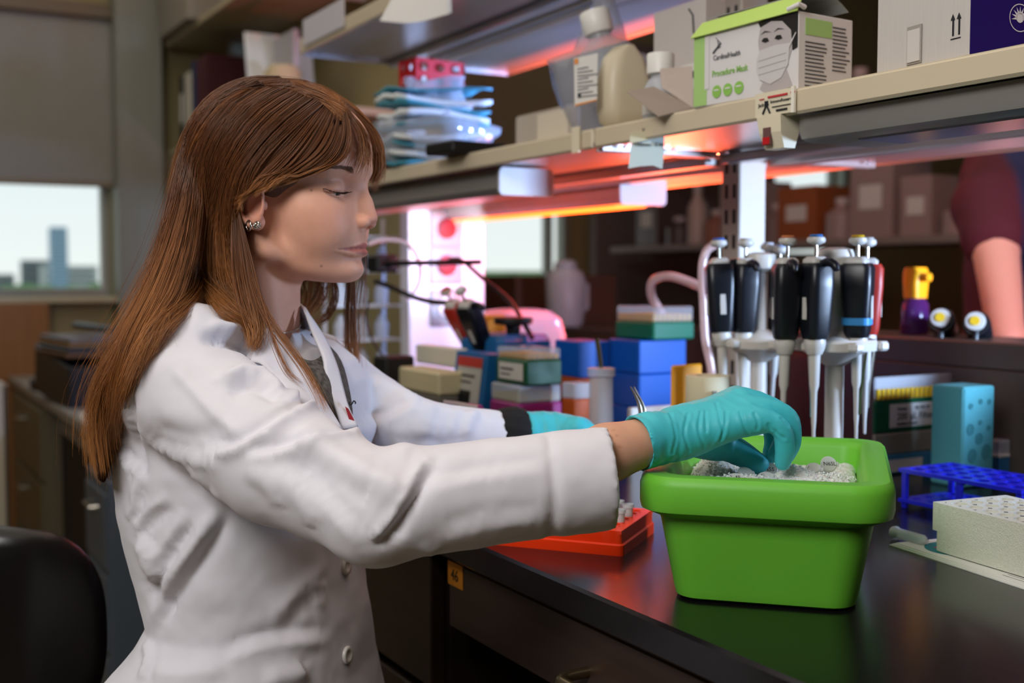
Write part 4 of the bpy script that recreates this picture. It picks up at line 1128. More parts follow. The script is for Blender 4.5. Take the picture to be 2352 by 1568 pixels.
# ================================================================== things on the bench
mat('white_plastic', '#d8d4cb', 0.4); mat('black_plastic', '#15151a', 0.38); mat('clear', '#e6eaf0', 0.12, clear=0.72, spec=0.7)
mat('clear_frost', '#dfe3ea', 0.25, clear=0.5, spec=0.6); mat('paper', '#dedbd4', 0.8); mat('ink', '#1d1a16', .6)
mat('steel', '#b9b4a8', 0.25, metal=1.0); mat('tip_yellow', '#e8b81c', 0.4); mat('card', '#c9c0ae', 0.8); mat('rubber_black', '#0c0b0c', 0.6)
mat('tube_clear', '#dfe6e8', 0.15, clear=0.45, spec=0.7)

def spot(px, d, z=None):
    p = P(px, 900, d); return np.array([p[0], p[1], BZ if z is None else z])
def dims(px, d, lpx, rpx):
    th = YAW+math.atan((px-1176)/FPX); s = FPX/d
    return rpx/(s*math.cos(th)), lpx/(s*math.sin(th))       # along +X, along +Y
class Box:
    """a box given by its near upright edge; local origin at that edge, x to the right, y away along the bench"""
    def __init__(s, name, label, cat, px, d, lpx, rpx, z=None, rot=0.0, group=None):
        s.w, s.d = dims(px, d, lpx, rpx); s.t = thing(name, label, cat, tuple(spot(px, d, z)), math.radians(rot), group)
    def slab(s, name, m, z0, z1, inset=0.0, bev=.002, parent=None):
        return MB().box((s.w/2, s.d/2, (z0+z1)/2), (s.w-2*inset, s.d-2*inset, z1-z0), bev).build(name, m, parent or s.t)
    def left_text(s, name, txt, size, m, u, z, off=.0006, parent=None, xs=1.0, bold=0.0):      # on the face looking out over the bench edge
        return text(name, txt, size, m, parent or s.t, frame((-off, s.d-u, z), (0, -1, 0), (0, 0, 1)), xs=xs, bold=bold)
    def right_text(s, name, txt, size, m, u, z, off=.0006, parent=None, xs=1.0, bold=0.0):     # on the face looking along the bench
        return text(name, txt, size, m, parent or s.t, frame((u, -off, z), (1, 0, 0), (0, 0, 1)), xs=xs, bold=bold)
    def left_panel(s, name, m, u0, u1, z0, z1, off=.0004, th=.0004, parent=None):
        return MB().box((-off, s.d-(u0+u1)/2, (z0+z1)/2), (th, u1-u0, z1-z0)).build(name, m, parent or s.t)
    def right_panel(s, name, m, u0, u1, z0, z1, off=.0004, th=.0004, parent=None):
        return MB().box(((u0+u1)/2, -off, (z0+z1)/2), (u1-u0, th, z1-z0)).build(name, m, parent or s.t)
def holed(nx, ny, px_, py_, r, th, seg=14, wall=True, margin=0.0):
    """plate with a grid of real round holes, lying in xy from the origin"""
    b = MB(); L_ = seg
    for i in range(nx):
        for j in range(ny):
            cx, cy = (i+.5)*px_+margin, (j+.5)*py_+margin; top = []; sq = []
            for k in range(L_):
                a = 2*PI*k/L_; c, s_ = math.cos(a), math.sin(a); m = max(abs(c), abs(s_))
                top.append((cx+r*c, cy+r*s_, th)); sq.append((cx+px_/2*c/m, cy+py_/2*s_/m, th))
            low = [(x, y, 0) for x, y, z in top]
            n0 = 0; vs = sq+top+low; fs = []
            for k in range(L_):
                k2 = (k+1) % L_; fs.append((k, k2, L_+k2, L_+k)); fs.append((L_+k, L_+k2, 2*L_+k2, 2*L_+k))
            b.add(vs, fs)
    W, D = nx*px_+2*margin, ny*py_+2*margin
    if margin:
        for x0, x1, y0, y1 in ((0, W, 0, margin), (0, W, D-margin, D), (0, margin, margin, D-margin), (W-margin, W, margin, D-margin)):
            b.add([(x0, y0, th), (x1, y0, th), (x1, y1, th), (x0, y1, th)], [(0, 1, 2, 3)])
    # outside walls and underside
    b.add([(0, 0, 0), (W, 0, 0), (W, D, 0), (0, D, 0), (0, 0, th), (W, 0, th), (W, D, th), (0, D, th)], [(0, 1, 5, 4), (1, 2, 6, 5), (2, 3, 7, 6), (3, 0, 4, 7)])
    return b, W, D
def no_recalc(b, name, m, parent, smooth=None):
    me = bpy.data.meshes.new(name); me.from_pydata(b.v, [], b.f); me.update()
    return link(name, me, m, parent, smooth)

# ---- crushed ice and the tubes in it (bucket frame: x along the front, y away)
def B2W(x, y, z): c, s_ = math.cos(be), math.sin(be); return np.array([bc[0]+x*c-y*s_, bc[1]+x*s_+y*c, BZ+z])
ice = thing('crushed_ice', 'heap of crushed ice filling the green bucket', 'ice', (bc[0], bc[1], BZ), be); ice['kind'] = 'stuff'
iw, idp = .160, bd-.064
nx, ny = 150, 200
xs_, ys_ = np.linspace(-iw/2, iw/2, nx), np.linspace(-idp/2, idp/2, ny); XX, YY = np.meshgrid(xs_, ys_, indexing='ij')
pt = np.stack([XX.ravel(), YY.ravel(), 0*XX.ravel()], 1)
hgt = .0985+.007*vnoise(pt, 28, 3)+.0035*vnoise(pt, 70, 4)+.0022*np.abs(vnoise(pt, 220, 6))+.0016*np.abs(vnoise(pt, 480, 7))
for cx, cy, rr_0, hh in ((-.055, -.01, .024, .014), (.022, -.055, .020, .012), (.05, -.085, .02, .004), (-.02, .02, .03, -.010), (-.03, -.10, .03, .004), (.06, -.03, .02, .006), (.02, .06, .05, -.022)):
    hgt += hh*np.exp(-((pt[:, 0]-cx)**2+(pt[:, 1]-cy)**2)/rr_0**2)
ed = np.minimum(iw/2-np.abs(pt[:, 0]), idp/2-np.abs(pt[:, 1])); hgt -= .012*np.exp(-ed/.006)
IV = np.stack([pt[:, 0], pt[:, 1], hgt], 1); IV[:, :2] += .0012*np.stack([vnoise(pt, 300, 8), vnoise(pt, 300, 9)], 1)
idx = np.arange(nx*ny).reshape(nx, ny); IQ = np.stack([idx[:-1, :-1], idx[1:, :-1], idx[1:, 1:], idx[:-1, 1:]], -1).reshape(-1, 4)
mi = mat('ice_grain', '#f2f3ee', 0.35, spec=0.7, bump=0.7, bscale=1100, sss=0.25)
io = link('ice_heap', npmesh('ice_heap', IV, IQ), mi, ice); io['kind'] = 'stuff'
chip = MB(); ri = random.Random(4)
for k in range(2600):
    x, y = ri.uniform(-iw/2, iw/2), ri.uniform(-idp/2, idp*.25); i, j = int((x+iw/2)/iw*(nx-1)), int((y+idp/2)/idp*(ny-1)); z = hgt[i*ny+j]
    s_ = ri.uniform(.0007, .0019); q = Matrix.Rotation(ri.random()*6, 3, (ri.random(), ri.random(), ri.random()))
    vs = [tuple(Vector((x, y, z+s_*.5))+q @ Vector((a*s_*ri.uniform(.6, 1.2), b*s_*ri.uniform(.6, 1.2), c*s_*ri.uniform(.6, 1.2)))) for a, b, c in ((1, 0, 0), (-1, 0, 0), (0, 1, 0), (0, -1, 0), (0, 0, 1), (0, 0, -1))]
    chip.add(vs, [(0, 2, 4), (2, 1, 4), (1, 3, 4), (3, 0, 4), (2, 0, 5), (1, 2, 5), (3, 1, 5), (0, 3, 5)])
me = bpy.data.meshes.new('ice_chips'); me.from_pydata(chip.v, [], chip.f); o = link('ice_chips', me, mi, ice); o['kind'] = 'stuff'
mat('tube_lid', '#e6e8e4', 0.3, clear=0.25, spec=0.5)
def sample_tube(px, py, tilt, yaw, txt, label, sc=1.0):
    p = onz(px, py, BZ+.108); t = thing('sample_tube', label, 'tube', tuple(p), 0, 'sample tubes bedded in the ice')
    t.rotation_euler = (-tilt, 0, yaw)
    lid = MB().lathe([(.0001, .0018), (.0066*sc, .0018), (.0074*sc, .001), (.0074*sc, -.0006), (.006*sc, -.001)], 24, (0, 0, 0)).build('lid', MATS['tube_lid'], t, 40)
    MB().box((.0080*sc, 0, -.0002), (.003, .005, .0012), .0004).build('tab', MATS['tube_lid'], t)
    MB().lathe([(.0054*sc, -.001), (.0054*sc, -.016), (.0042*sc, -.022), (.0015, -.034)], 16).build('tube_body', MATS['tube_clear'], t, 40)
    text('marker_writing', txt, .0052*sc, MATS['ink'], lid, frame((-.0052*sc, -.0018*sc, .00185), (1, 0, 0), (0, 1, 0)), ext=.0001)
    return t
vy = math.radians(-35)
sample_tube(1768, 1079, -.95, vy, 'N5S', 'microtube lid reading N5S standing up beneath the pinching fingers', 1.05)
sample_tube(1712, 1086, -.55, vy+.3, '', 'tilted blank microtube lid in the ice below the thumb')
sample_tube(1690, 1098, -.30, vy, 'N4S', 'flat microtube lid with marker scribble nearest the front rim', 1.05)
sample_tube(1760, 1094, -.25, vy, 'C', 'microtube lid marked with a single letter in the middle of the ice')
sample_tube(1903, 1066, -1.05, vy+.15, 'N6SL', 'microtube lid reading N6SL standing up at the right of the ice', 1.1)
sample_tube(1868, 1076, -.6, vy-.3, '/', 'slanted microtube lid with a dark stroke left of the upright one', 1.0)
sample_tube(1832, 1090, -.35, vy, 'XX', 'half buried microtube lid with crossed marks right of centre', .95)

# ---- orange rack with open tubes in front of the bucket
c0_ = onz(1427, 1277, BZ); ang = math.radians(128.5)
t = thing('tube_rack', 'bright orange microtube rack partly under the white sleeve', 'rack', tuple(c0_), ang-PI/2)
# local: y along the long near edge (to the left), x away from the camera
mo = mat('orange_poly', '#ff3d0a', 0.35, spec=0.5, sss=0.1, clear=0.12)
b, W, D = holed(7, 9, .0158, .0158, .0056, .004, margin=.008)
b.v = [(x, y, z+.0225) for x, y, z in b.v]
no_recalc(b, 'top_plate', mo, t)
MB().rings([[(x+W/2, y+D/2, 0) for x, y in rrect(W+.004, D+.004, .006, 3)], [(x+W/2, y+D/2, .011) for x, y in rrect(W+.004, D+.004, .006, 3)], [(x+W/2, y+D/2, .0125) for x, y in rrect(W, D, .004, 3)], [(x+W/2, y+D/2, .0225) for x, y in rrect(W, D, .004, 3)]], cap1=False).build('rack_body', mo, t)
mtube = MATS['tube_clear']
tb = []
for i, j in ((2, 0), (3, 1), (4, 1), (4, 0), (5, 1), (2, 1), (5, 2)):
    x, y = .008+(i+.5)*.0158, .008+(j+.5)*.0158
    p = MB().lathe([(.0035, .004), (.0054, .012), (.0054, .036), (.0066, .036), (.0066, .040), (.0048, .040), (.0046, .012)], 16, (0, 0, 0), False)
    q = thing('microtube', '', 'tube', tuple(c0_+np.array([x*math.cos(ang-PI/2)-y*math.sin(ang-PI/2), x*math.sin(ang-PI/2)+y*math.cos(ang-PI/2), 0])), ang-PI/2, 'open tubes in the orange rack')
    p.build('tube_body', mtube, q, 50); MB().box((.009, 0, .0385), (.004, .004, .0012)).build('hinge', mtube, q); tb.append(q)
for q, w_ in zip(tb, ('frontmost beside the bucket in the orange rack', 'in the middle of the cluster in the orange rack', 'second from the back by the cuff in the orange rack', 'nearest the green bucket in the orange rack', 'behind the middle one in the orange rack', 'in the front row closest to the cuff in the orange rack', 'rearmost of the cluster in the orange rack')): q['label'] = 'clear open microtube '+w_
# tweezers standing upright behind the wrist
t = thing('tweezers', 'steel tweezers with bent tips standing upright behind the gloved wrist', 'tweezers')
d_ = 1.30
for s_ in (-1, 1):
    ppx = [(1486+3*s_, 1110), (1482+3*s_, 1020), (1478+5*s_, 962), (1472+4*s_, 930), (1462+3*s_, 908), (1452+4*s_, 888)]
    q = spline([P(x, y, d_+.002*s_) for x, y in ppx], 20)
    MB().tube([tuple(k) for k in q], list(np.interp(np.linspace(0, 1, 20), [0, .5, 1], [.0028, .0026, .0009])), 6).build('arm', MATS['steel'], t, 60)
MB().box(tuple(P(1486, 1112, d_)), (.01, .008, .006), .001).build('joint', MATS['steel'], t)

# ---- right foreground: papers, foam block, racks
sty = onz(2141, 1262, BZ+.004); sr = math.atan2(*(onz(2352, 1326, BZ+.004)-sty)[[1, 0]])
t = thing('paper_stack', 'sheets of paper with a teal printed circle under the styrofoam block', 'paper', tuple(onz(2042, 1252, BZ)), sr-.03)
for k in range(3): MB().box((.14+.002*k, .055+.003*k, .0006+.0011*k), (.28, .11, .0010)).build('sheet', mat('paper_white', '#e4e2dd', .7), t)
cs = MB().lathe([(.034, 0), (.034, .0003)], 36).build('printed_circle', mat('teal_print', '#1d7f86', .5), t); cs.location = (.052, .048, .0034)
for k, c in enumerate(('#c23b2e', '#d8b43a', '#7fb04a')):
    MB().box((.040+.007*k, .030+.004*k, .0038), (.005, .003, .0002)).build('print_mark', mat('print%d' % k, c, .5), t)
for k in range(12): MB().box((.20+.0004*k, .012+.0062*k, .0036), (.09, .0006, .0002)).build('text_line', mat('grey_ink', '#8d8a86', .7), t)
t = thing('empty_tube', 'clear empty tube lying on the paper left of the styrofoam', 'tube', tuple(onz(2052, 1222, BZ+.008)), sr+.06); t.rotation_euler = (0, PI/2, sr+.06)
MB().lathe([(.0070, 0), (.0078, .004), (.0062, .008), (.0060, .045), (.003, .05)], 16, cap=False).build('tube_body', MATS['tube_clear'], t, 50)
mst = mat('styrofoam', '#d6d4c8', 0.8, bump=0.45, bscale=650, var=0.05, vscale=300)
t = thing('styrofoam_block', 'white styrofoam tube holder with rows of round holes', 'block', (sty[0], sty[1], BZ+.0045), sr)
b, W, D = holed(11, 4, .0212, .0212, .0084, .030, seg=20, margin=.008)
b.v = [(x, y, z+.021) for x, y, z in b.v]; no_recalc(b, 'holed_top', mst, t)
MB().rings([[(x+W/2, y+D/2, z) for x, y in rrect(W+.001, D+.001, .012, 5)] for z in (0, .0505)], cap1=False).build('foam_body', mst, t, 40)
hb_ = MB()
for i in range(11):
    for j in range(4): hb_.lathe([(.0086, 0), (.0086, .001)], 12, (.008+(i+.5)*.0212, .008+(j+.5)*.0212, .044))
hb_.build('hole_bottoms', mat('styro_in_lit', '#f0eee6', .85), t)  # brighter foam white, the light in the holes painted into the colour
# blue two-tier rack
mb = mat('blue_poly', '#1a1fc0', 0.32, spec=0.5, clear=0.08)
brp = onz(2062, 1165, BZ); brr = math.atan2(*(onz(2345, 1232, BZ)-brp)[[1, 0]])+.05
t = thing('tube_rack', 'royal blue two tier tube rack beside the green bucket', 'rack', tuple(brp), brr)
for zz_, nm in ((.008, 'lower_tier'), (.046, 'upper_tier')):
    b, W, D = holed(7, 4, .0245, .0225, .0088 if nm[0] == 'u' else .006, .0045, seg=18, margin=.004); b.v = [(x, y, z+zz_) for x, y, z in b.v]; no_recalc(b, nm, mb, t)
for x, y in ((.006, .006), (W-.006, .006), (.006, D-.006), (W-.006, D-.006), (W/2, .006)): MB().box((x, y, .025), (.008, .006, .050), .001).build('leg', mb, t)
t = thing('forceps', 'dark steel pointed forceps stuck in the blue rack', 'tweezers')
q0 = P(2212, 1108, 1.56)
for s_ in (-1, 1): MB().tube([tuple(P(2221+2*s_, 1112, 1.56)), tuple(P(2214+5*s_, 1092, 1.562)), tuple(P(2204+3*s_, 1078, 1.564)), tuple(P(2194, 1064, 1.566))], [.0035, .0034, .002, .0005], 8).build('arm', mat('dark_steel', '#2c2a2c', .2, metal=.9), t, 60)
# teal sponge block with holes in its side
B_ = Box('foam_block', 'turquoise foam block with round holes standing behind the blue rack', 'block', 2214, 1.62, 74, 70)
mf = mat('teal_foam', '#458c93', 0.9, bump=0.35, bscale=700, var=0.07, vscale=500)
hz = .141
B_.slab('foam_core', mf, 0, hz, .0006, .003)
hl = [(.22, .19, .10), (.52, .15, .09), (.80, .16, .10), (.22, .42, .20), (.52, .36, .09), (.80, .42, .10), (.50, .52, .20), (.30, .68, .24), (.74, .66, .27), (.55, .90, .16)]
for u, v, r_ in hl:
    mh_ = MB(); rr_1 = r_*B_.w/2
    mh_.v = []; ring = lambda rr0, yy: [(u*B_.w+rr0*math.cos(a), yy, hz*(1-v)+rr0*1.15*math.sin(a)) for a in np.linspace(0, 2*PI, 18, endpoint=False)]
    mh_.rings([ring(rr_1*1.12, .0004), ring(rr_1*1.04, -.0006), ring(rr_1*.95, .0003), ring(rr_1*.2, .0006)]).build('hole', mat('teal_hole_shade', '#2f6f74', .95), B_.t)  # nearly flat discs in darker teal, the shade of the holes painted in
# stacked tip boxes behind
def tipbox(label, px, d, lpx, rpx, z, hb, hl_, col, tips='#e8b81c', rot=0, txt=None, name='tip_box', lidm='clear', side='right'):
    B = Box(name, label, 'tip box', px, d, lpx, rpx, z, rot)
    m_ = mat('poly'+col, col, .35, spec=.5)
    B.slab('base', m_, 0, hb, 0, .003)
    if hl_ > 0:
        B.slab('lid', MATS[lidm], hb, hb+hl_, .0012, .003)
        if tips:
            tp = MB(); nx_, ny_ = max(3, int(B.w/.010)), max(3, int(B.d/.010))
            for i in range(nx_):
                for j in range(ny_): tp.lathe([(.0034, 0), (.0034, hl_*.45)], 7, ((i+.7)*(B.w-.004)/nx_, (j+.7)*(B.d-.004)/ny_, hb+.001))
            tp.build('tips', mat('tips'+tips, tips, .4), B.t, 40)
    if txt:
        f = B.right_panel if side == 'right' else B.left_panel; L_ = B.w if side == 'right' else B.d; ft = B.right_text if side == 'right' else B.left_text
        f('label_card', MATS['paper'], L_*.12, L_*.98 if side == 'right' else L_*.9, hb*.16, hb*.86, .0006)
        for k, (s_, sz, zz_) in enumerate(txt): ft('label_print', s_, sz, MATS['ink'], L_*.18, hb*zz_, .0009, bold=.0002)
    return B
b0 = Box('storage_box', 'grey lidded box with a blue side below the filter tip box', 'box', 2012, 1.72, 8, 175)
b0.slab('body', mat('box_blue', '#3f7fa6', .4), 0, .030); b0.slab('lid', mat('box_grey', '#8d8a80', .4), .030, .062)
b0.right_panel('label_card', MATS['paper'], .02, .10, .004, .022)
tp_ = tipbox('green filter tip box labelled 200 µL with yellow tips behind the foam block', 2010, 1.72, 8, 272, BZ+.062, .050, .034, '#0f5a3c', txt=[('Vertex        FILTERTIP', .0075, .66), ('200 µL Filters', .0150, .38), ('Sterilized Racked', .0062, .22)])
b1 = Box('storage_box', 'clear lidded box with blue trays at the right edge behind the foam block', 'box', 2300, 1.70, 30, 150)
b1.slab('body', mat('tray_blue', '#2f6f9e', .35), 0, .034); b1.slab('lid', MATS['clear_frost'], .034, .056); b1.slab('band', MATS['white_plastic'], .030, .037, -.001)
# ---- pipettes
mat('pip_navy', '#0d1018', 0.35, spec=0.5); mat('pip_white', '#c4c1bb', 0.35); mat('pip_red', '#a4281c', 0.4)
def pipette(label, top, btn, lean=(0, 0), yaw=0.0, handle='pip_navy', band=None, length=.225, group='pipettes hanging on the carousels'):
    """top: world point of the finger hook; hangs downwards"""
    t = thing('pipette', label, 'pipette', tuple(top), 0, group); t.rotation_euler = (lean[0], lean[1], yaw)
    hm = MATS[handle]
    rg = []
    for z, w, d, o in ((0, .0125, .016, 0), (-.006, .015, .019, 0), (-.03, .0150, .0185, 0), (-.06, .0140, .0165, 0), (-.085, .0130, .015, 0), (-.093, .0115, .013, 0)):
        rg.append([(x, y+o, z) for x, y in rrect(2*w*1.15, 2*d*1.05, .009, 4)])
    MB().rings(rg).build('handle', hm, t, 50)
    MB().rings([[(x, y, z) for x, y in rrect(.026, .026, .006, 3)] for z in (0, .004)]+[[(x, y, .008) for x, y in rrect(.018, .018, .005, 3)]]).build('top_cap', MATS['pip_white'], t, 50)
    MB().tube(spline([(0, -.010, -.002), (0, -.022, .001), (0, -.034, -.002), (0, -.040, -.009)], 10), [.0055]*8+[.0045, .003], 8).build('finger_hook', hm, t, 50)
    MB().lathe([(.0022, .006), (.0022, .024)], 10).build('plunger_rod', MATS['steel'], t, 50)
    pb = MB().lathe([(.004, .022), (.0105, .025), (.0115, .028), (.0105, .0315), (.0075, .032)], 20).build('plunger_button', MATS['pip_white'], t, 50)
    MB().lathe([(.0072, .032), (.0085, .0335), (.007, .0350), (.0001, .0352)], 20).build('colour_cap', mat('btn'+btn, btn, .35), pb, 50)
    MB().box((0, .0180, -.055), (.008, .002, .030), .001).build('volume_window', MATS['pip_white'], t)
    MB().box((-.0162, 0, -.055), (.0012, .008, .028), .0005).build('volume_window', MATS['pip_white'], t)
    MB().lathe([(.0125, -.092), (.0135, -.097), (.0125, -.104), (.009, -.112)], 16).build('collar', MATS['pip_white'], t, 50)
    s = MB().lathe([(.0072, -.108), (.0060, -.150), (.0038, -.158), (.0030, -.195), (.0022, -.205), (.0018, -length)], 16).build('shaft', MATS['pip_white'], t, 50)
    MB().tube(spline([(0, .009, -.092), (0, .0120, -.105), (0, .0095, -.130), (0, .0055, -.165), (0, .0045, -.190)], 16), .0016, 6).build('ejector', MATS['steel'], t, 50)
    if band: MB().rings([[(x, y, z) for x, y in rrect(.0325, .0350, .009, 4)] for z in (-.068, -.077)]).build('tape_band', mat('band'+band, band, .5), t)
    return t
def carousel(label, px, d, ztop):
    p = spot(px, d); h = ztop-BZ; t = thing('pipette_stand', label, 'stand', tuple(p))
    m = mat('stand_grey', '#c9c4bc', .35)
    MB().lathe([(.055, 0), (.057, .004), (.054, .012), (.03, .020), (.016, .028), (.0115, .05), (.0115, h-.02)], 32).build('base_and_column', m, t, 40)
    MB().lathe([(.012, h-.028), (.0215, h-.022), (.0225, h-.010), (.0205, h-.003), (.010, h)], 28).build('head', m, t, 40)
    rg = MB()
    R0 = .047
    rg.lathe([(.012, h-.150), (.040, h-.132), (.052, h-.130), (.053, h-.120), (.050, h-.116), (.036, h-.121), (.012, h-.105)], 36, cap=False); rg.build('carousel_ring', m, t, 40)
    for k in range(6):
        a = k*PI/3+.2; MB().box((.056*math.cos(a), .056*math.sin(a), h-.124), (.016, .016, .012), .003).build('cradle', m, t)
    return p
pa = carousel('pale grey pipette carousel nearest the slotted post', 1742, 1.62, CAMZ+.032)
pb_ = carousel('pale grey pipette carousel standing further right behind the bucket', 1916, 1.50, CAMZ+.036)
zt_ = CAMZ+.012
def pp(px, py, d): return P(px, py, d)
pipette('dark blue pipette with a blue button, leftmost on the carousels', pp(1652, 606, 1.60), '#3d6fc4', (-.03, .05), 1.1)
pipette('dark pipette with a white button beside the lit post', pp(1712, 606, 1.60), '#dddbd6', (.0, .02), -.3)
pipette('black pipette with an orange button, frontmost left of the right column', pp(1808, 606, 1.455), '#d9824a', (.0, .015), -.5, length=.235)
pipette('dark pipette with a blue button in front of the right column', pp(1874, 604, 1.44), '#3b7ac0', (.0, .0), -.1, length=.24)
pipette('black pipette with a yellow button and a blue tape band', pp(1970, 604, 1.47), '#e0b61f', (.0, .03), -2.6, band='#2f86c4', length=.23)
pipette('dark pipette with a pale blue button behind the orange-topped one', pp(1790, 618, 1.70), '#9db4dd', (.0, -.05), 2.0)
pipette('navy pipette with a white button hidden behind the left column', pp(1762, 612, 1.72), '#d8dbe6', (.0, -.06), 1.4)
pipette('red and white pipette behind the yellow-topped one', pp(1992, 606, 1.55), '#c9c4c0', (.0, .0), -2.2, handle='pip_red')
# clear hose looping beside the post, pink light put into its tint
mhose = mat('hose', '#e7c9c6', 0.12, clear=0.35, spec=0.8)
def hose(name, label, px, r, m, cat='hose'):
    o = MB().tube([tuple(P(*q)) for q in spline(px, 40)], r, 10).build(name, m, None, 60); return tag(o, label, cat)
hose('vacuum_hose', 'clear hose arching over from behind the clear tip box', [(1520, 720, 2.0), (1497, 680, 1.98), (1500, 645, 1.96), (1535, 634, 1.94), (1580, 646, 1.92), (1625, 668, 1.9), (1650, 700, 1.9)], .0075, mhose)
hose('vacuum_hose', 'clear hose hanging straight down left of the slotted post', [(1645, 560, 1.72), (1622, 578, 1.72), (1613, 620, 1.72), (1616, 700, 1.72), (1620, 780, 1.72), (1634, 850, 1.72), (1628, 900, 1.72), (1600, 960, 1.72)], .0065, mhose)

# ---- middle of the bench
mblue = mat('bin_blue', '#0f58b8', .4, spec=.5)
B = Box('storage_bin', 'deep blue plastic box carrying the clear green tip box', 'box', 1468, 1.98, 72, 110)
B.slab('lower_bin', mblue, 0, .070); B.slab('middle_bin', mblue, .071, .128, .001); B.slab('upper_bin', mblue, .129, .186)
zB = BZ+.187
B = Box('storage_bin', 'blue open box left of the taller blue stack', 'box', 1330, 2.02, 58, 72)
B.slab('lower_bin', mat('bin_orange', '#c2581a', .4), 0, .118); B.slab('upper_bin', mblue, .119, .182)
tipbox('clear lidded green tip box on top of the blue stack', 1500, 1.97, 92, 96, zB, .030, .026, '#0c6a4e', '#d9a92a')
tipbox('magenta tip box at the bottom of the pile behind the far glove', 1190, 1.84, 68, 104, BZ, .094, .028, '#a1307e', '#d7c23a', lidm='clear_frost')
B = tipbox('green tip box with a white label and yellow tips on the magenta one', 1209, 1.83, 74, 84, BZ+.123, .040, .018, '#0b5536', '#e0a82a', side='left')
B.left_panel('label_card', MATS['paper'], B.d*.12, B.d*.9, .007, .034, .0006); B.left_panel('print_line', MATS['ink'], B.d*.18, B.d*.6, .022, .025, .001); B.left_panel('print_line', MATS['ink'], B.d*.18, B.d*.5, .014, .016, .001)
B = Box('tip_box', 'orange box standing between the magenta and blue boxes', 'box', 1318, 1.80, 28, 44); B.slab('base', mat('bin_orange', '#c2581a', .4), 0, .105); B.slab('lid', MATS['clear_frost'], .105, .130)
# blue mini device with a slanted printed face
t = thing('heat_block', 'blue lab device with a slanted grey control face', 'device', tuple(spot(1095, 1.92)), 0)
md_ = mat('device_blue', '#15619a', .4)
w, dd, h = .06, .115, .165
MB().add([(0, 0, 0), (w, 0, 0), (w, dd, 0), (0, dd, 0), (.022, 0, h), (w, 0, h), (w, dd, h), (.022, dd, h)], [(3, 2, 1, 0), (0, 1, 5, 4), (1, 2, 6, 5), (2, 3, 7, 6), (3, 0, 4, 7), (4, 5, 6, 7)]).build('case', md_, t)
fpl = lambda u, v, o=.0012: Vector((.022*v-o, dd*(1-u), h*v+.0002))
def on_face(name, u0, u1, v0, v1, m, o=.0012):
    return MB().plate([fpl(u0, v0, o), fpl(u1, v0, o), fpl(u1, v1, o), fpl(u0, v1, o)], .0008, (-1, 0, .19)).build(name, m, t)
on_face('control_plate', .12, .88, .30, .96, mat('plate_grey', '#b5b2aa', .4)); on_face('red_strip', .12, .88, .86, .96, mat('strip_red', '#b8352f', .4), .0022)
on_face('dark_dial', .18, .62, .42, .62, MATS['black_plastic'], .0026)
on_face('print_line', .2, .7, .76, .78, MATS['ink'], .0024); on_face('print_line', .2, .6, .70, .715, MATS['ink'], .0024)
t = thing('vortex_mixer', 'blue vortex mixer with a dark round platform behind the green tip box', 'mixer', tuple(spot(1175, 2.08)), .2)
MB().box((.03, .05, .095), (.13, .12, .19), .012).build('case', md_, t)
MB().lathe([(.012, .19), (.014, .205), (.034, .208), (.036, .215), (.034, .220), (.010, .222)], 28, (.03, .03, 0)).build('platform', MATS['rubber_black'], t, 40)
B = Box('tray_stack', 'cream lidded box on a pale blue base left of the blue device', 'box', 1008, 1.98, 96, 56)
B.slab('blue_base', mat('pale_blue', '#4f8ea8', .4), 0, .072); B.slab('grey_base', mat('grey_mid', '#6f6a60', .5), .072, .092); B.slab('lid', mat('cream_box', '#c9bd97', .5), .092, .132, -.002, .004)
B = Box('tray', 'white shallow tray resting on the cream lidded box', 'tray', 1045, 2.06, 96, 30, BZ+.133); B.slab('tray_body', mat('tray_white', '#d5cfc0', .5), 0, .034)
# clear cylinder of sticks
t = thing('reagent_cylinder', 'clear capped plastic cylinder holding thin sticks in front of the blue boxes', 'cylinder', tuple(spot(1381, 1.72)))
MB().lathe([(.0175, 0), (.0175, .148), (.0205, .149), (.0205, .160), (.015, .161)], 24).build('shell', MATS['clear_frost'], t, 40)
st_ = MB()
for k in range(9): st_.tube([(.009*math.cos(k*.7), .009*math.sin(k*.7), .003), (.010*math.cos(k*.7+.2), .010*math.sin(k*.7+.2), .070)], .0013, 5)
st_.build('sticks', mat('stick_grey', '#8f94a8', .4), t)
MB().tube([(0, 0, .158), (-.002, .004, .186), (-.004, .006, .203)], [.003, .0035, .004], 8).build('spatula', MATS['steel'], t, 40)
# labelling tape on a yellow holder
t = thing('tape_dispenser', 'yellow tape dispenser plate behind the gloved wrist', 'dispenser', tuple(spot(1552, 1.66)), .1)
MB().box((.030, .01, .084), (.060, .006, .168), .003).build('plate', mat('disp_yellow', '#e39a1c', .4), t)
MB().box((.03, .02, .006), (.075, .05, .012), .003).build('foot', MATS['disp_yellow'], t)
t = thing('tape_roll', 'roll of cream labelling tape above the glove', 'tape', tuple(spot(1626, 1.56)))
MB().lathe([(.016, .126), (.029, .126), (.0295, .128), (.0295, .161), (.029, .163), (.016, .163), (.016, .126)], 36, cap=False).build('tape', mat('tape_cream', '#d9cdaa', .6, var=.05, vscale=4), t, 40)
MB().lathe([(.028, 0), (.028, .126)], 30).build('jar_below', mat('jar_brown', '#a98468', .5), t, 40)
MB().box((-.012, -.0285, .140), (.006, .002, .010)).build('tape_end', mat('tape_mark', '#6a6455', .6), t)
# white notepads behind the tweezers
B = Box('notepad', 'white box of wipes in front of the blue stack', 'paper', 1450, 1.80, 10, 110); B.slab('pages', MATS['paper'], 0, .092)
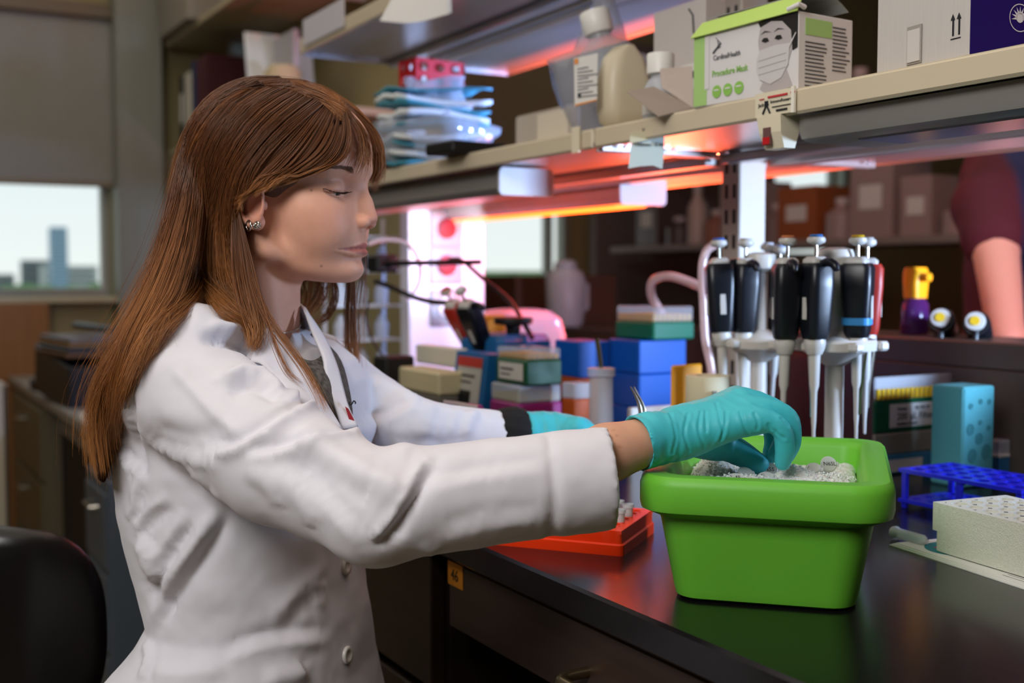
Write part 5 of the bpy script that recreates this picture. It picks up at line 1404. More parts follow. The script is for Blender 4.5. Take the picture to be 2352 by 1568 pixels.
# marker pen behind the far sleeve
o = MB().tube([tuple(P(1018, 928, 1.62)), tuple(P(1050, 932, 1.62)), tuple(P(1100, 940, 1.60))], .006, 10).build('marker_pen', mat('pen_white', '#b9a7a5', .4)); tag(o, 'pale marker pen with a magenta cap lying behind the far sleeve', 'pen')
MB().tube([tuple(P(1075, 936, 1.612)), tuple(P(1104, 941, 1.60))], .0068, 10).build('pen_cap', mat('pen_magenta', '#a3316f', .4), o)
# two pipettes leaning behind the trays
pipette('red pipette leaning left of the yellow carton', P(1040, 700, 2.12), '#b33a2a', (.0, -.55), 0.2, handle='pip_red', group='pipettes leaning behind the trays')
pipette('navy and white pipette leaning in front of the yellow carton', P(1072, 700, 2.06), '#d8d8de', (.0, -.50), 0.3, handle='pip_navy', group='pipettes leaning behind the trays')
t = thing('carton', 'yellow printed carton standing behind the leaning pipettes', 'box', tuple(spot(1090, 2.20)), -.15)
MB().box((.03, .02, .11), (.065, .04, .22), .001).build('carton_body', mat('carton_yellow', '#e0941c', .6), t)
MB().box((.025, -.0006, .085), (.034, .0006, .040)).build('green_patch', mat('patch_green', '#8fa83a', .6), t); MB().box((.03, -.0006, .155), (.036, .0006, .02)).build('print_patch', mat('patch_brown', '#8a5a1a', .6), t)
# bench-top centrifuge with a clear domed lid, pink light put into its colour
t = thing('mini_centrifuge', 'clear domed cover with pink light painted in behind the vortex mixer', 'centrifuge', tuple(spot(1190, 2.46)), .0)
MB().rings([[(x, y, z) for x, y in rrect(w_, w_*.85, .03, 5)] for w_, z in ((.17, .10), (.17, .17), (.155, .205), (.12, .222), (.08, .226))]).build('dome', mat('dome_pink_light', '#d8bcc8', .15, clear=.45, spec=.7), t, 50)
MB().rings([[(x, y, z) for x, y in rrect(w_, w_*.85, .03, 5)] for w_, z in ((.175, 0), (.18, .10))]).build('base', mat('cf_base', '#8c6f7a', .4), t, 50)
# outlet panel lit by the cold lamp, with sockets, and plugs with cables
t = thing('outlet_panel', 'white service panel with steel socket plates beside the left post', 'panel', (1.15, 2.50, BZ))
MB().box((.09, .03, .225), (.20, .05, .45), .003).build('panel', mat('panel_white', '#dcdce2', .45), t)
for k, z in enumerate((.22, .319, .406)):
    pl = MB().box((.085, .002, z), (.085, .006, .085), .002).build('socket_plate', mat('plate_steel', '#c2c6cc', .25, metal=.8), t)
    MB().lathe([(.024, 0), (.024, .004), (.022, .005)], 20).build('socket', mat('socket_dark' if k else 'socket_white', '#7a2230' if k else '#e8e8ec', .5), pl, 40)
    sk = pl.children[0]; sk.location = (.085, -.001, z); sk.rotation_euler = (PI/2, 0, 0)
t = thing('wire_shelf_unit', 'bright white rack of bottles glowing left of the grey upright', 'rack', (1.10, 2.75, BZ))
for k in range(5): MB().box((.02, .0, .05+.085*k), (.17, .10, .006), .001).build('tier', MATS['panel_white'], t)
for x in (-.06, .10): MB().box((x, .045, .22), (.008, .008, .44)).build('upright', MATS['panel_white'], t)
for k in range(4):
    for j in range(3): MB().lathe([(.016, 0), (.018, .035), (.009, .05), (.009, .058)], 12, (-.035+.055*j, 0, .054+.085*k)).build('vial', MATS['clear_frost'], t, 40)
mcab = mat('cable', '#141012', .5)
hose('power_cable', 'black power cable drooping from the socket to the mixer', [(1032, 596, 2.42), (1060, 598, 2.38), (1110, 640, 2.30), (1170, 690, 2.22), (1205, 745, 2.12), (1222, 775, 2.08)], .0045, mcab, 'cable')
hose('power_cable', 'black power cable running right from the dark camera head', [(862, 646, 2.50), (900, 660, 2.45), (950, 682, 2.40), (1000, 694, 2.35), (1040, 694, 2.32)], .0055, mcab, 'cable')
hose('thin_wire', 'thin white tube arching left of the grey upright', [(845, 560, 2.45), (885, 550, 2.45), (935, 560, 2.45), (962, 600, 2.45), (962, 650, 2.45), (935, 690, 2.45)], .004, mat('wire_pale', '#d8c8cc', .4), 'tube')
hose('thin_wire', 'thin dark wire hanging down left of the cream cup', [(846, 690, 2.3), (842, 740, 2.3), (860, 790, 2.28), (885, 830, 2.25), (905, 935, 2.22)], .0022, mcab, 'wire')
t = thing('bench_camera', 'small black camera head on a stalk beside the chin', 'camera', tuple(spot(880, 2.5)), .2)
zc = P(880, 605, 2.5)[2]-BZ
MB().box((0, 0, zc), (.055, .05, .038), .006).build('head', MATS['black_plastic'], t); MB().lathe([(.012, 0), (.006, .01), (.005, zc-.02)], 12).build('stalk', MATS['black_plastic'], t, 40)
MB().lathe([(.014, 0), (.016, .012)], 16).build('lens', MATS['rubber_black'], t, 40); t.children[-1].location = (0, -.025, zc); t.children[-1].rotation_euler = (PI/2, 0, 0)
t = thing('cup', 'small cream plastic cup behind the far shoulder', 'cup', tuple(spot(878, 1.98)))
MB().lathe([(.026, .05), (.031, .085), (.033, .100), (.030, .102), (.024, .06)], 24).build('cup_body', mat('cup_cream', '#c9a68e', .5), t, 40); MB().lathe([(.03, 0), (.03, .05)], 24).build('foot', MATS['cup_cream'], t, 40)
t = thing('cable_box', 'black adapter box among the wires behind the far shoulder', 'adapter', tuple(spot(905, 2.14)), .1); MB().box((0, 0, .075), (.06, .05, .15), .004).build('case', MATS['rubber_black'], t)
# ================================================================== under and on the shelves
# lamp fixtures below the lower shelves, with their end caps turned to the camera
def lamp_unit(name, label, xa, xb, ya, yb, z0, z1, m_side, m_cap, diff=None):
    t = thing(name, label, 'lamp')
    MB().rings([[(xa+.006, y, z1), (xb-.006, y, z1), (xb, y, z0+.010), (xb-.010, y, z0), (xa+.010, y, z0), (xa, y, z0+.010)] for y in (ya+.004, yb)]).build('housing', m_side, t)
    MB().rings([[(x+(xa+xb)/2, y, z+(z0+z1)/2) for x, z in rrect(xb-xa+.004, z1-z0+.003, .008, 4)] for y in (ya, ya+.006)]).build('end_cap', m_cap, t)
    if diff: MB().box(((xa+xb)/2, (ya+yb)/2+.01, z0-.001), (xb-xa-.03, yb-ya-.06, .004), .001).build('diffuser', diff, t)
    return t
mcap = mat('cap_white', '#d9dbe6', .4); mhous = mat('housing_grey', '#8d8a84', .35, metal=.2)
lamp_unit('undershelf_lamp', 'grey under-shelf lamp with a white end cap in the left bay', .945, 1.045, 1.71, 2.55, 1.335, 1.378, mhous, mcap)
lamp_unit('undershelf_lamp', 'under-shelf lamp glowing orange along its bottom edge', 1.235, 1.335, 1.78, 2.55, 1.332, 1.378, mat('housing_warm', '#b9a49c', .35), mcap,
          mat('orange_diffuser', '#ff9a3a', .4, emit='#ff6a1e', estr=3.0))
t = thing('undershelf_lamp', 'grey curved under-shelf lamp housing at the right below the carton', 'lamp')
ya = P(1870, 300, 1.33)[1]
pr = [(.935, 1.379), (.935, 1.362), (.939, 1.353), (.948, 1.3495), (1.05, 1.3495), (1.06, 1.357), (1.06, 1.379)]
MB().rings([[(x, y, z) for x, z in pr] for y in (ya, .22)]).build('housing', mhous, t, 30)
MB().box((1.0, (ya+.22)/2-.02, 1.3485), (.07, ya-.30, .002)).build('diffuser', mat('diff_dim', '#8f8ba0', .2), t)
# label clip on the shelf lip, taped note, vertical shelf clip
dl_ = 1.322
t = thing('lip_sign', 'cream sign with black and red print clipped on the shelf lip', 'sign')
def lip(x, y, X=.9165): return onx(x, y, X)
def lip_rect(name, x0, x1, ztop, zbot, m, parent, X=.9165, th=.0012):
    a, b = onx(x0, 300, X)[1], onx(x1, 300, X)[1]
    return MB().box((X, (a+b)/2, (ztop+zbot)/2), (th, abs(a-b), ztop-zbot)).build(name, m, parent)
mcream = mat('sign_cream', '#e2d8bd', .45)
lip_rect('sign_plate', 1735, 1818, ST+.001, SB+.002, mcream, t); lip_rect('clip_edge', 1818, 1825, ST+.002, SB+.001, mat('clip_white', '#efe9da', .3), t, .9155, .003)
ys = onx(1738, 300, .915)[1]; MT = lambda u, z: frame((.9153, ys-u, z), (0, -1, 0), (0, 0, 1))
mi_ = mat('ink_dark', '#23252a', .5); mr_ = mat('ink_red', '#c4323a', .5)
text('sign_print', 'Jackson', .0058, mi_, t, MT(.002, ST-.0145)); text('sign_print', 'ImmunoResearch', .0052, mi_, t, MT(.022, ST-.0125))
def sign_bar(u0, u1, z, h, m): MB().box((.9150, ys-(u0+u1)/2, z), (.0006, u1-u0, h)).build('print_line', m, t)
sign_bar(.004, .012, ST-.0062, .0010, mr_); sign_bar(.018, .050, ST-.0052, .0022, mr_); sign_bar(.055, .062, ST-.0046, .0020, mr_)
sign_bar(.025, .060, ST-.0170, .0010, mi_); sign_bar(.032, .050, ST-.0215, .0022, mi_)
an = MB()
for s_ in (-1, 1): an.tube([(.9148, ys-.016-.0016*s_, ST-.009), (.9148, ys-.016-.0016*s_, ST-.016), (.9148, ys-.016-.006*s_, ST-.023)], .0012, 6)
an.build('antibody_mark', mi_, t)
t = thing('wall_hook', 'cream plastic hook with a red insert under the lip sign', 'hook')
yk0, yk1 = onx(1745, 300, .92)[1], onx(1800, 300, .92)[1]
MB().rings([[(.915, yk0, 1.381), (.945, yk0, 1.381), (.945, yk1, 1.381), (.915, yk1, 1.381)], [(.916, yk0-.004, 1.362), (.943, yk0-.004, 1.362), (.943, yk1, 1.362), (.916, yk1, 1.362)], [(.922, yk0-.008, 1.344), (.938, yk0-.008, 1.344), (.938, yk1+.001, 1.344), (.922, yk1+.001, 1.344)]]).build('hook_body', mcream, t)
MB().box((.9165, (yk0*.66+yk1*.34)-.004, 1.358), (.004, .012, .020)).build('slot', mat('slot_brown', '#6b4a48', .5), t); MB().box((.9145, (yk0*.66+yk1*.34)-.004, 1.353), (.002, .011, .008)).build('red_insert', mat('insert_red', '#c01c22', .4), t)
nt = thing('taped_note', 'pale note with handwriting taped under the shelf lip', 'note')
dn = 1.548
MB().plate([tuple(P(x, y, dn+.0)) for x, y in ((1447, 306), (1530, 288), (1528, 312), (1446, 330))], .0008, -CF).build('tape', mat('tape_clearish', '#cfc7a6', .4), nt)
MB().plate([tuple(P(x, y, dn+.003)) for x, y in ((1452, 326), (1526, 312), (1524, 360), (1521, 388), (1500, 380), (1470, 382), (1443, 387), (1447, 350))], .0006, -CF).build('paper', mat('note_green', '#c3cec6', .7), nt)
text('handwriting', '20c', .008, mi_, nt, frame(P(1458, 320, dn-.0), CR, CU)); text('handwriting', '100mm  0.1m', .0075, mi_, nt, frame(P(1456, 336, dn+.001), CR, CU))
text('handwriting', 'v', .010, mi_, nt, frame(P(1474, 302, dn-.001), CR, CU))
t = thing('shelf_clip', 'narrow cream clip over the shelf lip below the label card', 'clip'); lip_rect('clip', 1315, 1331, ST+.006, SB-.003, mcream, t, .916, .003)

# mask carton
B = Box('mask_box', 'white and green procedure mask box with a printed masked face', 'box', 1823, 1.335, 231, 135, ST, 5)
mw = mat('carton_white', '#dedad8', .5); mg = mat('carton_green', '#a9cf7d', .5); hM = .088
B.slab('carton', mw, 0, hM, 0, .0008)
B.left_panel('green_edge', mg, 0, B.d*.135, .001, hM-.001); B.left_panel('white_curve', mw, B.d*.115, B.d*.16, .02, hM-.002, .0007)
B.left_text('brand_print', 'CardinalHealth', .0088, mat('ink_grey', '#4c4c52', .5), B.d*.20, hM*.60, xs=.85); B.left_text('brand_print', 'Procedure Mask', .0105, mat('ink_green', '#8fbf63', .5), B.d*.19, hM*.38, bold=.0002, xs=.85)
for k in range(3): MB().lathe([(.0075, 0), (.0075, .0005)], 24).build('green_dot', mat('dot_green', '#8fc45a', .5), B.t)
for k, c in enumerate([o for o in B.t.children if o.name.startswith('green_dot')]):
    c.location = (-.0006, B.d-(B.d*.24+k*.0185), hM*.17); c.rotation_euler = (0, -PI/2, 0)
for k in range(3): B.left_panel('dot_print', mw, B.d*.24+k*.0185-.004, B.d*.24+k*.0185+.004, hM*.18, hM*.20, .0013)
bird = MB()
for k in range(4): bird.tube([(-.0008, B.d-(B.d*.20), hM*.70), (-.0008, B.d-(B.d*.20+.004+.003*k), hM*.745+.002*k), (-.0008, B.d-(B.d*.20+.013-.003*k), hM*.77+.004*k)], [.0012, .001, .0003], 5)
bird.build('bird_mark', MATS['ink_grey'], B.t)
# flat printed portrait: face, hair, mask, eye and brow
def fp(pts, name, m, o): return MB().plate([(-o, B.d*(1-u), hM*v) for u, v in pts], .0003, (-1, 0, 0)).build(name, m, B.t)
fp([(.66, .50), (.64, .72), (.66, .90), (.74, .98), (.86, .98), (.94, .86), (.96, .60), (.90, .30), (.96, .06), (.72, .02), (.66, .10), (.70, .22)], 'print_face', mat('print_skin', '#b9b0ae', .5), .0005)
fp([(.66, .90), (.64, .97), (.70, .995), (.998, .995), (.998, .55), (.955, .52), (.94, .78), (.86, .92), (.76, .95)], 'print_hair', mat('print_hair', '#22201f', .5), .0009)
fp([(.63, .48), (.66, .60), (.80, .63), (.93, .62), (.92, .36), (.86, .20), (.76, .14), (.66, .22), (.63, .34)], 'print_mask', mat('print_maskw', '#cfcac8', .5), .0012)
for k in range(3): fp([(.65, .28+.09*k), (.90, .32+.09*k), (.90, .325+.09*k), (.65, .285+.09*k)], 'print_pleat', mat('pleat', '#a8a2a0', .5), .0016)
for u in (.675, .795): fp([(u, .715), (u+.02, .75), (u+.055, .745), (u+.07, .70), (u+.035, .69)], 'print_eye', MATS['print_hair'], .0014); fp([(u-.01, .80), (u+.03, .84), (u+.09, .81), (u+.03, .825)], 'print_brow', MATS['print_hair'], .0014)
fp([(.92, .58), (.985, .74), (.99, .73), (.93, .56)], 'print_loop', MATS['print_maskw'], .0016)
B.right_panel('green_patch', mg, B.w*.12, B.w*.60, hM*.72, hM*.93)
for k in range(12): B.right_panel('print_line', MATS['ink_grey'], B.w*.12, B.w*(.45+.1*random.random()), hM*(.62-.05*k), hM*(.635-.05*k)); B.right_panel('print_line', MATS['ink_grey'], B.w*.62, B.w*(.85+.1*random.random()), hM*(.86-.05*k), hM*(.875-.05*k))
# the lid torn open, green outside
MB().plate([(-.004, B.d+.002, hM-.004), (-.004, -.002, hM-.001), (.012, .004, hM+.020), (.012, B.d-.002, hM+.016)], .0012, (-1, 0, .5)).build('lid_flap', mat('flap_green', '#b8d66a', .5), B.t)
MB().rings([[(.012+.07*k/6, .004-.001*k, hM+.020+.010*math.sin(k/6*PI)-.012*(k/6)**2), (.012+.07*k/6, B.d, hM+.020+.010*math.sin(k/6*PI)-.012*(k/6)**2)] for k in range(7)], close=False, cap0=False, cap1=False).build('lid_top', mat('flap_grey', '#8d928e', .6), B.t)
MB().tube([(-.004, .012, hM+.003), (-.004, -.004, hM+.006), (.006, -.003, hM+.004)], .003, 8).build('ear_loop', mw, B.t, 60)

# printed carton
B = Box('carton', 'white carton with a purple end and arrows at the top right', 'box', 2208, 1.135, 240, 330, ST+.002, -7)
hC = .20; B.slab('carton_body', mat('corrugated_white', '#c6c0ba', .6, var=.03, vscale=60, stretch=(1, 6, .3)), 0, hC, 0, .001)
B.right_panel('purple_face', mat('carton_purple', '#2a1a70', .28), .001, B.w-.001, .001, hC-.001, .0006)
for k in range(2): B.left_panel('arrow', MATS['ink_dark'], B.d*.835+.008*k, B.d*.84+.0015+.008*k, .022, .038); 
B.left_panel('arrow_base', MATS['ink_dark'], B.d*.82, B.d*.92, .0185, .0195)
ah = MB()
for k in range(2):
    u = B.d*.8375+.0006+.008*k; ah.add([(-.0008, B.d-u+.003, .037), (-.0008, B.d-u-.003, .037), (-.0008, B.d-u, .043)], [(0, 1, 2)])
ah.build('arrow_head', MATS['ink_dark'], B.t)
B.left_panel('pictogram_frame', MATS['ink_dark'], B.d*.07, B.d*.62, .0845, .0855)
B.left_panel('pictogram_frame', MATS['ink_dark'], B.d*.07, B.d*.075, .0845, .15); B.left_panel('pictogram_frame', MATS['ink_dark'], B.d*.07, B.d*.62, .1145, .1152)
for k in range(4): B.left_panel('pictogram_divider', MATS['ink_dark'], B.d*(.22+.13*k), B.d*(.224+.13*k), .0845, .15)
for k in range(4):
    pg = MB(); cy_ = B.d*(1-(.145+.13*k))
    for j in range(3): pg.tube([(-.0008, cy_-.006, .090+.006*j), (-.0008, cy_, .096+.004*j), (-.0008, cy_+.006, .092+.006*j)], .0005, 4)
    pg.build('pictogram', MATS['ink_dark'], B.t)
B.left_text('print', 'x8', .007, MATS['ink_dark'], B.d*.55, .095)
cl = B.left_panel('tab_shade', mat('tab_shadow', '#9d968e', .6), B.d*.36, B.d*.52, .004, .042, .001, .001); B.left_panel('clear_tab', mat('tab_white', '#d2ccc6', .3), B.d*.375, B.d*.51, .006, .038, .002, .0015)  # darker panel paints the shade round the tab
em = MB(); u0, v0, R_ = .062, .040, .0135
em.rings([[(u0+r0*math.cos(a), -.0012, v0+r0*math.sin(a)) for a in np.linspace(0, 2*PI, 32, endpoint=False)] for r0 in (R_, R_*.93)], cap0=False, cap1=False)
for k in range(9):
    a = math.radians(-10+25*k); em.add([(u0+.004*math.cos(a-.35), -.0012, v0+.004*math.sin(a-.35)), (u0+.011*math.cos(a), -.0012, v0+.011*math.sin(a)), (u0+.004*math.cos(a+.35), -.0012, v0+.004*math.sin(a+.35))], [(0, 1, 2)])
em.add([(u0+.0048*math.cos(a), -.0012, v0+.0048*math.sin(a)) for a in np.linspace(0, 2*PI, 16, endpoint=False)], [tuple(range(16))])
em.build('sunburst_mark', mat('print_white', '#e6e4ee', .5), B.t); B.right_text('brand_letter', 'E', .020, MATS['print_white'], .080, .033, .0012, bold=.0006)
# pale box, bottles, bags and cards further along
B = Box('carton', 'pale box with a black line drawing behind the mask box', 'box', 1612, 1.62, 122, 46, ST); B.slab('carton_body', mat('carton_pale', '#c9c1bc', .6), 0, .17, 0, .001)
dr_ = MB(); dr_.tube([(-.001, B.d*.30, .16), (-.001, B.d*.22, .150), (-.001, B.d*.20, .125)], .0012, 5); dr_.lathe([(.004, 0), (.006, .0005)], 12, (0, 0, 0)); dr_.build('drawing', MATS['ink_dark'], B.t)
B.left_panel('label_card', MATS['paper'], B.d*.55, B.d*.95, .05, .085); B.left_panel('print_line', MATS['ink_grey'], B.d*.6, B.d*.9, .064, .074, .001)
t = thing('reagent_bottle', 'clear bottle with a white screw cap behind the folded card', 'bottle', tuple(spot(1512, 1.60, ST)))
MB().lathe([(.022, 0), (.0235, .003), (.0235, .042), (.017, .054), (.013, .058), (.013, .064)], 28).build('glass', MATS['clear_frost'], t, 40)
MB().lathe([(.0175, .062), (.0185, .063), (.0185, .088), (.0175, .0895)], 32).build('screw_cap', mat('cap_bright', '#e6e3dc', .4), t, 40)
MB().lathe([(.0238, .008), (.0238, .032)], 28, cap=False).build('label_wrap', MATS['paper'], t, 40)
t = thing('folded_card', 'grey folded card leaning out over the shelf edge', 'card')
MB().plate([tuple(P(*q)) for q in ((1440, 212, 1.53), (1502, 200, 1.545), (1592, 248, 1.50), (1512, 268, 1.49))], .001, (0, 0, 1)).build('lower_leaf', mat('card_grey', '#9a8c80', .7), t)
MB().plate([tuple(P(*q)) for q in ((1515, 158, 1.56), (1590, 152, 1.52), (1592, 248, 1.50), (1520, 202, 1.545))], .001, -CF).build('upper_leaf', mat('card_pale', '#b5a69b', .7), t)
t = thing('squeeze_bottle', 'tipped clear bottle with a white cap sticking out of a plastic bag', 'bottle', tuple(P(1372, 60, 1.74)))
q = Vector((P(1372, 60, 1.74)-P(1395, 150, 1.74))).to_track_quat('Z', 'Y'); t.rotation_mode = 'QUATERNION'; t.rotation_quaternion = q
MB().lathe([(.021, -.012), (.0225, -.010), (.0225, .020), (.021, .022)], 30).build('screw_cap', MATS['cap_bright'], t, 40); MB().lathe([(.042, -.11), (.044, -.04), (.018, -.02), (.018, -.012)], 24).build('bottle_body', MATS['clear'], t, 40)
t = thing('plastic_bag', 'large clear plastic bag rising behind the label card', 'bag', tuple(spot(1385, 1.86, ST))); bag('bag_film', mat('bag_film', '#cfd3dd', .12, clear=.66, spec=.8), t, .085, .07, .24, 3, .08)
t = thing('label_card', 'white printed card standing on the shelf lip with an orange corner', 'card')
dk = 1.655
def card(name, m, pts, o=0.0): return MB().plate([tuple(P(x, y, dk-o)) for x, y in pts], .0006, -CF).build(name, m, t)
card('card', MATS['paper'], ((1318, 134), (1373, 122), (1371, 232), (1320, 245))); card('orange_corner', mat('corner_orange', '#e08a2c', .5), ((1319, 136), (1328, 134), (1328, 146), (1319, 148)), .001); card('orange_edge', MATS['corner_orange'], ((1321, 240), (1371, 228), (1371, 231), (1321, 244)), .001)
for k in range(9): card('print_line', MATS['ink_grey'], ((1326, 158+8*k), (1352+10*(k % 3), 153+8*k), (1352+10*(k % 3), 155+8*k), (1326, 160+8*k)), .001)
card('barcode', MATS['ink_dark'], ((1327, 214), (1334, 213), (1334, 224), (1327, 225)), .001)
t = thing('plastic_jug', 'cream rounded plastic pouch behind the label card', 'pouch', tuple(spot(1428, 1.72, ST)))
MB().rings([[(x, y, z) for x, y in rrect(w_, dd_, .02, 5)] for w_, dd_, z in ((.03, .02, 0), (.07, .045, .012), (.078, .05, .03), (.075, .05, .075), (.06, .045, .105), (.02, .04, .122))]).build('pouch', mat('pouch_cream', '#cbbfa4', .4), t, 50)
B = Box('paper_sleeve', 'cream paper sleeve lying behind the small white box', 'paper', 1312, 2.02, 140, 20, ST); B.slab('sleeve', mat('sleeve_cream', '#c7baa6', .7), 0, .085, 0, .004)
B = Box('carton', 'small white cube carton at the shelf edge', 'box', 1300, 1.83, 70, 14, ST); B.slab('carton_body', mat('carton_cube', '#d5cab6', .6), 0, .050, 0, .001)
t = thing('pad_bag', 'clear plastic bag of folded white and blue pads beside the face', 'bag', tuple(spot(1000, 2.34, ST)))
for k in range(9):
    pad = MB(); zz_ = .010+.0185*k; rows = []
    for i in range(9):
        u = i/8; rows.append([(-.10+.20*u, y+.006*math.sin(3*u+k), zz_+.006*math.sin(PI*u*1.2+k*1.3)+.004*math.sin(y*60+k)) for y in np.linspace(-.05, .06, 6)])
    pad.rings(rows, close=False, cap0=False, cap1=False); o = pad.build('folded_pad', mat('pad_white', '#d9dcda', .7) if k % 2 else mat('pad_blue', '#3f93a6', .6), t, 60)
    md2 = o.modifiers.new('thick', 'SOLIDIFY'); md2.thickness = .009 if k % 2 else .004
bag('bag_film', mat('bag_film2', '#dfe3ea', .10, clear=.60, spec=.9), t, .125, .075, .175, 8, .10, top=.5)
t = thing('tube_rack', 'red plastic rack with round holes on top of the pad bag', 'rack', tuple(P(1012, 206, 2.42)), .1)
mred = mat('rack_red', '#c0141c', .4)
b, W, D = holed(3, 2, .038, .028, .0085, .003, seg=16, margin=.002); b.v = [(x-.06, z-.003, y) for x, y, z in b.v]; no_recalc(b, 'front_panel', mred, t)
b, W, D = holed(2, 2, .030, .028, .0085, .003, seg=16, margin=.002); b.v = [(-.062+z, x, y) for x, y, z in b.v]; no_recalc(b, 'side_panel', mred, t)
MB().box((0, .03, .058), (.118, .064, .003)).build('top_panel', mred, t)
t = thing('tray', 'flat black tray on the shelf below the pad bag', 'tray', tuple(spot(1100, 2.02, ST)), .1); MB().box((0, .04, .010), (.11, .09, .020), .003).build('tray_body', MATS['rubber_black'], t)
t = thing('orange_tube', 'small orange tube by the fringe on the shelf', 'tube', tuple(spot(892, 2.36, ST))); MB().lathe([(.012, 0), (.014, .003), (.014, .02), (.010, .03)], 16).build('tube_body', mat('tube_orange', '#d2541a', .5), t, 40)
# things on the upper shelf
t = thing('hanging_sheet', 'white sheets of paper drooping over the upper shelf edge', 'paper')
for k in range(2):
    g = [[P(x+6*k, y-3*k, 2.02+.004*k) for x, y in r_] for r_ in (((905, -60), (960, -62), (1030, -66)), ((898, 0), (960, 5), (1030, -2)), ((872, 48), (950, 52), (1031, 32)))]
    MB().rings([[tuple(p) for p in spline(r_, 10)] for r_ in g], close=False, cap0=False, cap1=False).build('sheet', MATS['paper_white'], t, 60)
lab_ = thing('lip_label', 'long white label strip on the end of the upper shelf lip', 'label'); lip_a, lip_b = onx(697, 80, .9165)[1], onx(790, 40, .9165)[1]
MB().box((.9165, (lip_a+lip_b)/2, UT+.008), (.002, abs(lip_a-lip_b), .058)).build('strip', mat('strip_white', '#cfcad0', .4), lab_)
# ================================================================== background
# binder shelves on the partition
def wall_shelf(z, label):
    t = thing('wall_shelf', label, 'shelf', (1.365, 4.28, z)); MB().box((0, 0, -.012), (.33, 1.64, .024), .003).build('board', mat('shelf_tan', '#a89a7e', .5), t)
    for y in (-.6, .6): MB().box((.10, y, -.05), (.12, .012, .06)).build('bracket', MATS['window_frame'], t)
    return t
zs = CAMZ+.527
wall_shelf(zs, 'tan wall shelf carrying the binders at upper left'); wall_shelf(CAMZ+.985, 'tan wall shelf above the binders')
bks = [('black ring binder with a pale spine label at the far end of the shelf', '#23262a', .075, .30), ('white ring binder beside the black one', '#b9b4a8', .07, .30), ('cream ring binder next to the navy one', '#c9c2b0', .05, .30), ('navy blue binder on the wall shelf', '#1c2a5a', .075, .33),
       ('dark maroon binder on the wall shelf', '#4a0f18', .09, .33), ('second maroon binder touching the white file', '#3d0c14', .07, .33)]
y = 5.0
for lab, c, w_, h in bks:
    t = thing('ring_binder', lab, 'binder', (1.23, y-w_/2, zs), 0, 'binders on the wall shelf')
    MB().box((.12, 0, h/2), (.24, w_-.006, h), .004).build('cover', mat('binder'+c, c, .5), t)
    MB().box((-.001, 0, h*.55), (.002, w_*.45, h*.4)).build('spine_label', MATS['paper'] if c == '#23262a' else mat('binder'+c, c, .5), t); y -= w_
t = thing('file_holder', 'white magazine file with papers leaning at the near end of the binders', 'file', (1.22, 3.98, zs)); MB().box((.12, 0, .16), (.24, .012, .32), .002).build('panel', MATS['paper_white'], t)
MB().box((.10, -.08, .145), (.02, .22, .29), .002).build('front_panel', mat('file_grey', '#aaa5aa', .6), t); MB().box((.12, .06, .12), (.20, .004, .24)).build('loose_sheet', MATS['paper_white'], t); t.children[-1].rotation_euler = (-.2, 0, 0)
t = thing('sticky_tab', 'bright green card tucked in front of the maroon binders', 'card', (1.20, 4.22, zs)); MB().box((0, 0, .05), (.004, .20, .10)).build('card', mat('tab_green', '#1f8f74', .5), t); MB().box((-.003, .11, .035), (.004, .10, .07)).build('card_low', MATS['tab_green'], t)
t = thing('paper_roll', 'tan paper roll standing on the wall shelf by the white file', 'roll', (1.25, 3.72, zs)); MB().lathe([(.06, 0), (.06, .13), (.045, .15), (.02, .155)], 24).build('roll', mat('roll_tan', '#b3a07c', .7), t, 40)
t = thing('carton', 'long beige carton on the top wall shelf', 'box', (1.23, 3.92, CAMZ+.985)); MB().box((.12, 0, .09), (.26, .62, .18), .003).build('carton_body', mat('carton_beige', '#b5a684', .7), t)
t = thing('storage_bin', 'grey plastic bin overhanging the end of the top wall shelf', 'bin', (1.16, 4.80, CAMZ+.985))
MB().rings([[(x+.12, y, z) for x, y in rrect(w_, d_, .03, 4)] for w_, d_, z in ((.24, .46, -.001), (.27, .54, .20))]).build('bin_body', mat('bin_grey', '#8f877c', .5), t, 40)
t = thing('orange_tub', 'small tub with an orange band on the top wall shelf', 'tub', (1.22, 4.36, CAMZ+.985)); MB().lathe([(.06, 0), (.065, .10)], 20, (.08, 0, 0)).build('tub', mat('tub_grey', '#8a8478', .5), t, 40); MB().lathe([(.0665, .05), (.0668, .085)], 20, (.08, 0, 0), False).build('band', mat('band_orange', '#b5643c', .5), t, 40)
# desk by the window with files and cabinets
DZ = .80
t = thing('desk', 'grey desk top by the window at the left', 'desk', (.80, 4.08, DZ)); MB().box((0, 0, -.015), (.50, 2.10, .03), .003).build('top', mat('desk_grey', '#8b8880', .35), t)
t = thing('file_cabinet', 'olive grey drawer cabinet under the far end of the desk', 'cabinet', (.80, 4.55, 0)); MB().box((0, 0, .383), (.48, .80, .765), .004).build('case', mat('cab_olive', '#6d654f', .45), t)
for k in range(3):
    dw = MB().box((-.245, 0, .13+.25*k), (.014, .76, .235), .003).build('drawer', MATS['cab_olive'], t); MB().tube([(-.25, -.06, .19+.25*k), (-.28, -.05, .19+.25*k), (-.28, .05, .19+.25*k), (-.25, .06, .19+.25*k)], .006, 8).build('handle', MATS['steel'], dw, 40)
t = thing('kneehole_fill', 'near-black block painting the shade in the kneehole of the desk', 'panel', (.82, 3.75, 0)); MB().box((0, 0, .383), (.42, .78, .765)).build('panel', mat('kneehole_shade', '#1a0f0a', .6), t); MB().box((-.215, 0, .72), (.01, .78, .07)).build('apron', MATS['desk_grey'], t)  # solid near-black block painted as the shade of the open kneehole
t = thing('drawer_cart', 'grey blue drawer cart behind the chair back and the coat', 'cart', (.70, 3.16, 0)); MB().box((0, 0, .36), (.30, .30, .66), .004).build('case', mat('cart_grey', '#4f5863', .45), t)
